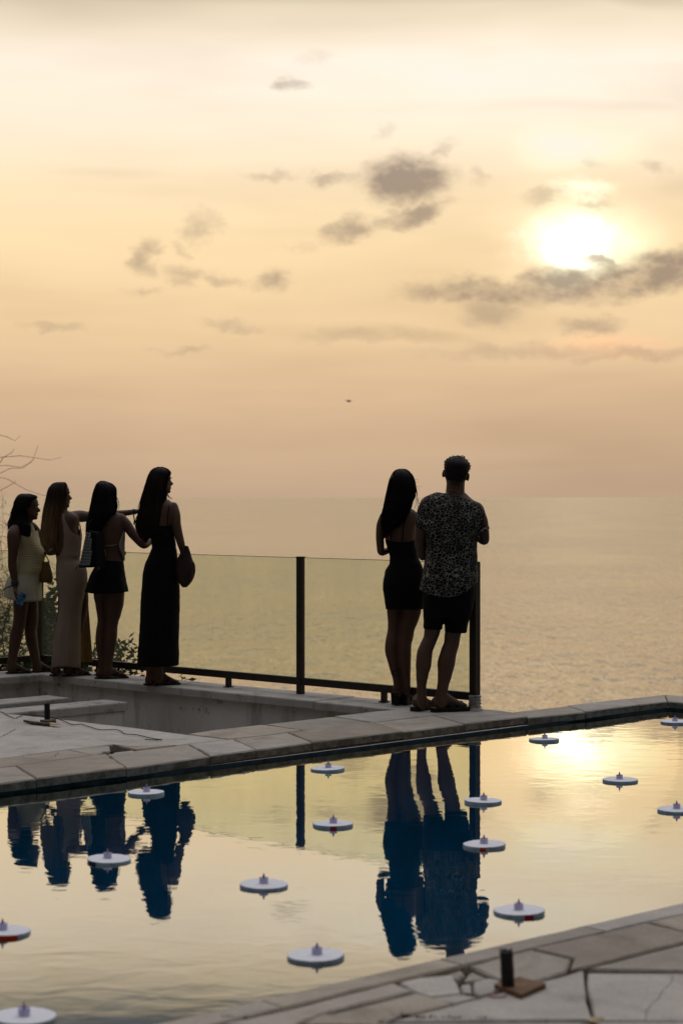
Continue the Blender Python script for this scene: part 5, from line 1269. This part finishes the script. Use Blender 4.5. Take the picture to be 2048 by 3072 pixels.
p.patch('top', [(1592, 286, 372, 0, .10, -20, 205), (1612, 288, 372, 0, .101, -38, 220), (1632, 292, 371, 0, .099, -50, 232), (1650, 295, 371, 0, .097, -46, 228), (1664, 297, 371, 0, .098, -32, 215), (1682, 298, 371, 0, .104, -18, 195)], M_top, w3, off=.009)
for pts in ([(352, 1634, -.082), (330, 1637, -.105), (306, 1639, -.10), (298, 1640, -.075)], [(306, 1639, -.108), (300, 1664, -.118), (297, 1690, -.128), (292, 1712, -.14)], [(307, 1639, -.108), (304, 1662, -.118), (301, 1686, -.13), (298, 1708, -.14)],
            [(306, 1639, -.108), (296, 1652, -.115), (292, 1668, -.115), (296, 1676, -.115), (302, 1664, -.115), (306, 1640, -.108)], [(306, 1639, -.108), (315, 1650, -.115), (317, 1666, -.115), (312, 1672, -.115), (307, 1655, -.115)]):
    MB().tube([p.w(*q) for q in pts], .0035, n=6).build('tie_string', M_top, w3, smooth=True)
hr = [(1442, 301, 313, .01, .02), (1448, 292, 331, .01, .055), (1454, 287, 341, .01, .08), (1466, 282, 349, .008, .098), (1483, 277, 350, .0, .105), (1504, 273, 351, -.01, .105), (1525, 269, 350, -.03, .095), (1539, 267, 345, -.05, .085), (1553, 264, 332, -.065, .07), (1567, 261, 318, -.08, .058), (1582, 260, 306, -.09, .05), (1605, 259, 299, -.09, .045), (1630, 259, 296, -.09, .038), (1655, 264, 290, -.09, .028), (1672, 270, 284, -.09, .012)]
p.hair('hair', hr, M_hair, w3, 320, 5, extra=[([(350, 1492, 0), (356, 1505, 0), (358, 1518, 0), (354, 1532, 0)], .0025), ([(349, 1488, 0), (354, 1500, 0), (355, 1515, 0), (351, 1528, 0)], .002), ([(300, 1555, -.12), (318, 1566, -.115), (322, 1576, -.11)], .006)])
# perforated tote on her shoulder
M_tote = mat('black_tote', (0.006, 0.006, 0.007), 0.85, 0.1); M_dot = mat('white_dots', (0.9, 0.9, 0.92), 0.6, 0.3, trans=0.4)
q = Person(15.72)
A, B, Cc, D = q.w(259, 1592), q.w(289, 1600), q.w(292, 1702), q.w(236, 1704)
tb = MB(); dv = Vector((0.05, 0.10, 0)); mid = lambda a, b: (a + b) / 2
front = [A, B, Cc, D]; back = [v + dv for v in front]
tb.add(front + back, [(0, 1, 2, 3), (7, 6, 5, 4), (1, 5, 6, 2), (0, 3, 7, 4), (3, 2, 6, 7), (0, 4, 5, 1)])
tote = tb.build('tote_bag', M_tote, base=D, label='black tote with rows of white dots on the shoulder of the skirted woman', cat='bag')
dm = MB(); nrm = (B - A).cross(D - A).normalized(); nrm = nrm if nrm.y < 0 else -nrm
for i in range(22):
    v = .05 + .88 * i / 21; l0, r0 = A.lerp(D, v), B.lerp(Cc, v); W_ = (r0 - l0).length; u = (r0 - l0).normalized(); w_ = u.cross(nrm)
    for j in range(7):
        o = .009 + .0225 * j + (.0112 if i % 2 else 0) - .004 * v
        if o > W_ - .01 or o > .045 + .055 * v: continue
        c = l0 + u * o + nrm * .0012; r_ = .0066 if i % 2 == 0 else .0030
        dm.add([c + u * (r_ * math.cos(a)) + w_ * (r_ * math.sin(a)) for a in [2 * math.pi * k / 10 for k in range(10)]], [tuple(range(10))])
dm.build('dots', M_dot, tote, kind='stuff')
for o in (0.0, .07): MB().tube([A.lerp(B, .2) + dv * (o * 10), q.w(264, 1575, .02 + o), q.w(278, 1556, .16 + o * .5), q.w(284, 1550, .30), q.w(288, 1570, .36 + o), B + dv * (.4 + o * 5)], .005, n=6).build('handle', M_tote, tote, smooth=True)
MB().tube([q.w(240, 1690, -.01), q.w(232, 1700, -.01), q.w(226, 1708, -.01)], .003, n=5).build('strap_tail', M_tote, tote)

# ================================================================== pointing woman in the long beige dress
p = Person(16.25)
p.head(178, 1447, 1523, 0.0, 12, 0, 0)
p.limb([(190, 1555, 0, 19), (187, 1538, 0, 16), (186, 1515, 0, 16)])
p.trunk([(1534, 180, 212, 0, .05), (1542, 172, 230, 0, .08), (1556, 166, 238, 0, .098), (1580, 166, 236, 0, .106), (1605, 168, 240, 0, .108), (1625, 168, 240, 0, .105), (1650, 170, 236, 0, .10), (1678, 176, 236, 0, .10), (1708, 174, 254, 0, .115), (1742, 176, 254, 0, .12), (1780, 182, 246, 0, .11)])
p.limb([(222, 1552, .02, 19.5), (240, 1549, .06, 18.5), (265, 1550, .11, 16), (300, 1549, .17, 13), (315, 1548, .18, 12.2), (350, 1543, .20, 11.8), (385, 1538, .22, 9), (406, 1535, .23, 7.6), (414, 1534, .235, 7.2)])
p.hand(p.w(414, 1534, .235), (1, .05, .06), (0, -.3, 1), 12, 1, .92)
p.limb([(176, 1556, .02, 16), (170, 1590, .05, 14), (170, 1625, .08, 12.5), (167, 1650, .12, 11.5), (152, 1657, .24, 10.5), (136, 1654, .36, 8)])
p.hand(p.w(135, 1653, .37), (-.7, .5, .2), (0, -.2, 1), 40, 1, .9)
p.limb([(200, 1770, 0, 26), (192, 1840, 0, 20), (182, 1900, 0, 18), (174, 1950, 0, 15), (171, 1990, .0, 11), (170, 2015, .01, 11)])
p.limb([(238, 1750, .04, 26), (250, 1795, .06, 16), (247, 1840, .05, 13.5), (238, 1880, .03, 14), (224, 1925, .02, 14.5), (210, 1975, .0, 12), (207, 2000, .0, 11.5), (206, 2018, .0, 12)])
r1 = p.foot(p.w(191, 2032, 0), p.w(270, 2032, .10), .012, .04); l1 = p.foot(p.w(157, 2034, .0), p.w(184, 2034, .19), .012, .04)
w2 = p.finish((200, 2032, .05), M_skin2, 'pointing woman with long light-brown hair in a long beige dress')
p.face_parts(w2)
for fr in (r1, l1): p.sole('sandal', fr, .012, M_sandal, w2, straps=((.30, .34, .066, .005), (.52, .52, .05, .006), (.80, .80, .026, .006)))
M_jew = mat('beads', (.45, .33, .15), .25, .6, metal=.7); m = MB(); rn = random.Random(4)
for cx, cy, sp in ((165, 2004, 11), (206, 2004, 14), (236, 2018, 14)):
    for k in range(16): m.ball(p.w(cx + rn.uniform(-sp, sp), cy + rn.uniform(-5, 9), -.046), rn.uniform(.002, .004), 6, 4)
m.build('beading', M_jew, w2, kind='stuff')
M_beige = fabric('beige_knit', (0.275, 0.205, 0.15), trans=.12, bump=.001)
drow = [(1664, 169, 239, 0, .107, 0, 5), (1680, 171, 238, 0, .107), (1692, 170, 248, 0, .115), (1708, 169.5, 258, 0, .124), (1742, 170, 261, 0, .13), (1765, 174, 256, 0, .128), (1782, 178, 253, 0, .122), (1807, 180, 247, 0, .115), (1838, 178, 243, 0, .112), (1873, 171, 242, 0, .115), (1908, 164, 241, 0, .122), (1943, 160, 241, 0, .128), (1971, 157.5, 240, 0, .13), (1996, 156, 240, 0, .132, 0, 8)]
dr = p.cloth('dress', drow, M_beige, w2, off=.003, n=96, fold=lambda th, t: (.014 * math.sin(22 * th) + .012 * math.sin(13 * th + 1)) * max(0, t - .45) * 1.6)
p.patch('bodice', [(1540, 178, 226, 0, .078, 252, 262), (1556, 167, 238, 0, .10, 256, 268), (1578, 167, 238, 0, .107, 261, 279), (1600, 168, 241, 0, .109, 261, 302), (1614, 168, 243, 0, .108, 260, 370), (1640, 168, 241, 0, .105, 259, 470), (1656, 169, 239, 0, .105, 250, 540), (1668, 170, 239, 0, .106, 235, 580)], M_beige, dr, off=.007, n=40)
p.patch('bodice', [(1570, 166, 237, 0, .107, 352, 372), (1590, 168, 241, 0, .109, 345, 400), (1606, 168, 243, 0, .109, 338, 430), (1620, 168, 243, 0, .108, 330, 450)], M_beige, dr, off=.007, n=24)
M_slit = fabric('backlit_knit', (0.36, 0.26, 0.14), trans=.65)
lx = [(252, 1790), (246, 1830), (243, 1880), (242, 1930), (241, 1986)]; rx_ = [(263, 1782), (266, 1830), (270, 1880), (274, 1930), (278, 1988)]
V_, F_ = [], []
for (a, y0), (b_, y1) in zip(lx, rx_):
    for j in range(9):
        f = j / 8; V_.append(p.w(a + (b_ - a) * f, y0 + (y1 - y0) * f, .10 + .03 * math.sin(f * 9 + y0 * .01) + .05 * (1 - f)))
for i in range(4):
    for j in range(8): a = i * 9 + j; F_.append((a, a + 1, a + 10, a + 9))
n0 = len(V_); V_ += [v + Vector((0, .004, 0)) for v in V_]; F_ += [tuple(n0 + i for i in reversed(f)) for f in F_]
mesh('slit_panel', V_, F_, M_slit, dr, smooth=True, label='front panel of the dress, lit through by the sun')
hr = [(1446, 172, 194, 0, .02), (1450, 158, 199, 0, .055), (1462, 147, 203, 0, .088), (1476, 141, 203, -.005, .10), (1497, 137, 201, -.01, .105), (1518, 132, 196, -.02, .10), (1539, 128, 184, -.04, .088), (1560, 125, 175, -.06, .075), (1588, 122, 171, -.075, .065), (1616, 121, 168, -.08, .055), (1633, 124, 160, -.08, .045), (1644, 131, 150, -.08, .025)]
p.hair('hair', hr, M_blond, w2, 380, 6, wav=.002, jit=.007)
M_band = mat('blue_wristband', (.02, .035, .10), .6, .2)
bc = p.w(402, 1535.5, .229); wb = MB(); wb.rings([[bc + Vector((o, r_ * math.cos(a), r_ * math.sin(a))) for a in [2 * math.pi * j / 18 for j in range(18)]] for o, r_ in ((-.013, .0225), (-.013, .0245), (.013, .024), (.013, .022))], cap=False).build('wristband', M_band, w2, smooth=True)
MB().tube([p.w(400, 1543, .21), p.w(402, 1552, .205), p.w(403, 1562, .205), p.w(401, 1574, .205)], [(.0015, .006)] * 4, n=6, up=(0, 1, 0)).build('wristband', M_band, w2)
# tan bag on her forearm
q = Person(16.52); M_tan_bag = mat('mustard_leather', (0.17, 0.105, 0.022), 0.55, 0.3, vary=0.3, vscale=12, trans=.2)
bb = MB(); rows = [(1685, 124, 146, 0, .014), (1690, 123, 148, 0, .026), (1706, 121, 152, 0, .036), (1724, 120, 157, 0, .04), (1742, 120, 158, 0, .038), (1748, 123, 155, 0, .026)]
hb = bb.rings([q.ring(r, 28, None, 0, 0, 3.2) for r in q.refine(rows, 3)]).build('handbag', M_tan_bag, base=q.w(140, 1748), smooth=True, label='mustard handbag on a chain between the two women in pale dresses', cat='bag')
M_chain = mat('chain_dark', (.07, .045, .02), .4, .5, metal=.5)
MB().tube([q.w(132, 1655, 0), q.w(138, 1668, 0), q.w(143, 1676, 0), q.w(146, 1686, 0)], .005, n=6).build('handle', M_chain, hb)
ch = MB(); path = [q.w(146, 1686, -.03), q.w(150, 1700, -.035), q.w(154, 1716, -.035), q.w(158, 1732, -.03)]
for i in range(14):
    f = i / 13 * 3; a = int(min(f, 2)); c = path[a].lerp(path[a + 1], f - a); ch.ball(c, (.005, .004, .0065), 6, 5)
ch.build('chain', M_chain, hb, kind='stuff')

# ================================================================== woman in pale yellow
p = Person(16.55)
p.head(84, 1482, 1558, 0.0, 4, -3, 0)
p.limb([(76, 1592, 0, 19), (80, 1572, 0, 16.5), (84, 1550, 0, 16)])
p.trunk([(1570, 64, 94, 0, .06), (1580, 55, 100, 0, .11), (1592, 52, 104, 0, .145), (1608, 55, 112, 0, .155), (1630, 56, 118, 0, .15), (1650, 54, 128, 0, .135), (1664, 53, 130, 0, .13), (1690, 51, 127, 0, .14), (1715, 44, 123, 0, .155), (1745, 38, 116, 0, .165), (1775, 40, 112, 0, .155)])
p.limb([(46, 1590, -.14, 18), (41, 1606, -.17, 20), (40, 1630, -.18, 18.5), (39, 1655, -.18, 15.5), (37, 1676, -.18, 13.5), (37, 1700, -.18, 13.3), (41, 1724, -.18, 11.5), (44, 1744, -.18, 9.5), (45, 1756, -.18, 9)])
p.hand(p.w(45, 1756, -.18), (.06, .0, -1), (1, .1, 0), 16, 1, 1.0)
p.limb([(94, 1578, .13, 14), (106, 1590, .16, 13.5), (117, 1612, .19, 12), (128, 1640, .20, 11), (136, 1655, .20, 9.5), (140, 1650, .12, 8)])
p.hand(p.w(141, 1649, .11), (.6, -.6, .2), (0, 0, 1), 35, 1, .9)
p.limb([(66, 1780, -.06, 27), (62, 1815, -.06, 23), (61, 1842, -.06, 21), (57, 1870, -.06, 18.5), (49, 1904, -.06, 20), (45, 1926, -.06, 18.5), (40, 1958, -.06, 15), (36, 1985, -.06, 13.5), (35, 2008, -.06, 14)])
p.limb([(88, 1780, .06, 27), (91, 1806, .06, 23), (94, 1842, .06, 21), (93, 1870, .06, 20), (91, 1893, .06, 18.5), (95, 1924, .06, 18), (101, 1951, .06, 15.8), (105, 1972, .06, 15), (109, 1992, .06, 14), (110, 2008, .06, 14)])
r1 = p.foot(p.w(20, 2021, -.06), p.w(92, 2021, -.0), .012, .041); l1 = p.foot(p.w(97, 2020, .06), p.w(163, 2020, .16), .012, .041)
w1 = p.finish((60, 2021, 0), M_skin2, 'woman in a pale yellow halter top and short skirt holding a blue phone')
p.face_parts(w1)
for fr in (r1, l1): p.sole('flip_flop', fr, .012, M_sandal, w1, flip=True)
M_yel = fabric('yellow_jersey', (0.46, 0.40, 0.225), trans=.12); M_cream = fabric('cream_cloth', (0.50, 0.47, 0.34), trans=.15)
tp = MB(); rows = [(1598, 57, 111, 0, .150, 0, -6), (1612, 56.5, 114.5, 0, .160), (1627, 57, 120, 0, .156), (1640, 55, 127, 0, .146), (1650, 53, 131.5, 0, .141), (1662, 51, 134, 0, .138), (1675, 49.5, 132.5, 0, .142), (1690, 48, 130.5, 0, .150), (1705, 46, 130.5, 0, .158), (1716, 44, 126.5, 0, .162), (1728, 40, 121.5, 0, .164)]
rr = p.refine(rows, 10); rs = []
for i, r in enumerate(rr):
    g = p.ring(r, 72, None, .003, 0); c = sum(g, Vector()) / 72
    rs.append([v + (v - c).normalized() * (.0026 * (.5 + noise.noise(v * 9 + Vector((5, 2, 1)))) * math.sin(v.z * 300 + 1.2 * math.sin(2 * math.atan2(v.y - c.y, v.x - c.x) + 1) + 9 * noise.noise(v * 5) + (v.x - c.x) * 30) * (1 if 22 < i < 92 else .2)) for v in g])
tp.rings(rs, cap=False).build('halter_top', M_yel, w1, smooth=True)
for dyy in (-.07, .07):
    MB().tube([p.w(100, 1602, dyy), p.w(93, 1588, dyy * .9), p.w(86, 1573, dyy * .7), p.w(76, 1568, dyy * .3)], [(.002, .022), (.002, .016), (.002, .011), (.002, .009)], n=6, up=(1, 0, .5)).build('halter_strap', M_yel, w1, smooth=True)
MB().tube([p.w(63, 1589, -.13), p.w(62, 1600, -.145), p.w(61, 1612, -.15)], [(.004, .012), (.004, .02), (.004, .03)], n=8, up=(0, 1, 0)).build('side_panel', M_yel, w1, smooth=True)
p.cloth('skirt', [(1722, 34, 124, 0, .166), (1736, 25, 121.5, 0, .175), (1750, 19, 121.5, 0, .183), (1765, 16, 122.5, 0, .19), (1800, 14, 124, 0, .196, 8, -6)], M_cream, w1, off=.003, n=96, fold=lambda th, t: .022 * math.sin(14 * th + 1) * t * t)
hr = [(1480.5, 65, 87, 0, .02), (1484, 56, 100, 0, .055), (1490, 50, 112, 0, .08), (1498, 46, 108, 0, .092), (1508, 42, 101, -.005, .10), (1520, 40, 95, -.01, .105), (1535, 35, 87, -.015, .11), (1552, 31, 86, -.02, .112), (1564, 27, 88, -.03, .115), (1575, 25, 88, -.05, .11), (1585, 27, 84, -.065, .09)]
p.hair('hair', hr, M_hair, w1, 260, 8, tail=.03, extra=[([(60 + 4 * k, 1575, -.16), (62 + 4 * k, 1590, -.165), (68 + 3 * k, 1602, -.165), (72 + 2.5 * k, 1611 - abs(k - 4) * 1.2, -.16)], .011) for k in range(8)] + [([(28 + 2 * k, 1565, -.1), (26 + 1.2 * k, 1578, -.1), (25 + k, 1587, -.1)], .007) for k in range(5)])
M_bead = mat('dark_bracelet', (.012, .011, .013), .35, .5)
for yy, rr_ in ((1745, .031), (1750, .032), (1755, .030)):
    c = p.w(44.5, yy, -.18); MB().tube([c + Vector((rr_ * math.cos(a), rr_ * math.sin(a), .004 * math.sin(a))) for a in [2 * math.pi * j / 20 for j in range(21)]], .0048, n=6).build('bracelet', M_bead, w1, smooth=True)
MB().tube([p.w(36, 1757, -.21), p.w(24, 1762, -.22), p.w(16, 1765, -.22), p.w(10, 1771, -.22)], [(.002, .006)] * 4, n=6, up=(0, 1, 0)).build('wristband', M_band, w1)
# phone
M_case = mat('marbled_blue_case', (.06, .20, .34), .35, .5, col2=(.015, .04, .09), vscale=30); M_screen = mat('phone_screen', (.006, .006, .008), .1, .6)
q = Person(16.30); c = q.w(64, 1797); u = Vector((.42, 0.05, .89)).normalized(); nn = Vector((-.15, -.97, .1)); nn = (nn - u * nn.dot(u)).normalized(); s_ = u.cross(nn)
ph = MB().box(c, s_ * .031, u * .052, nn * .0035).build('phone', M_case, base=c, label='phone in a marbled blue case in the hand of the pale yellow woman', cat='phone')
MB().box(c - nn * .0042, s_ * .028, u * .048, nn * .0006).build('screen', M_screen, ph); MB().box(c + nn * .0046 + u * .030 + s_ * .012, s_ * .008, u * .009, nn * .001).build('camera_bump', M_screen, ph)
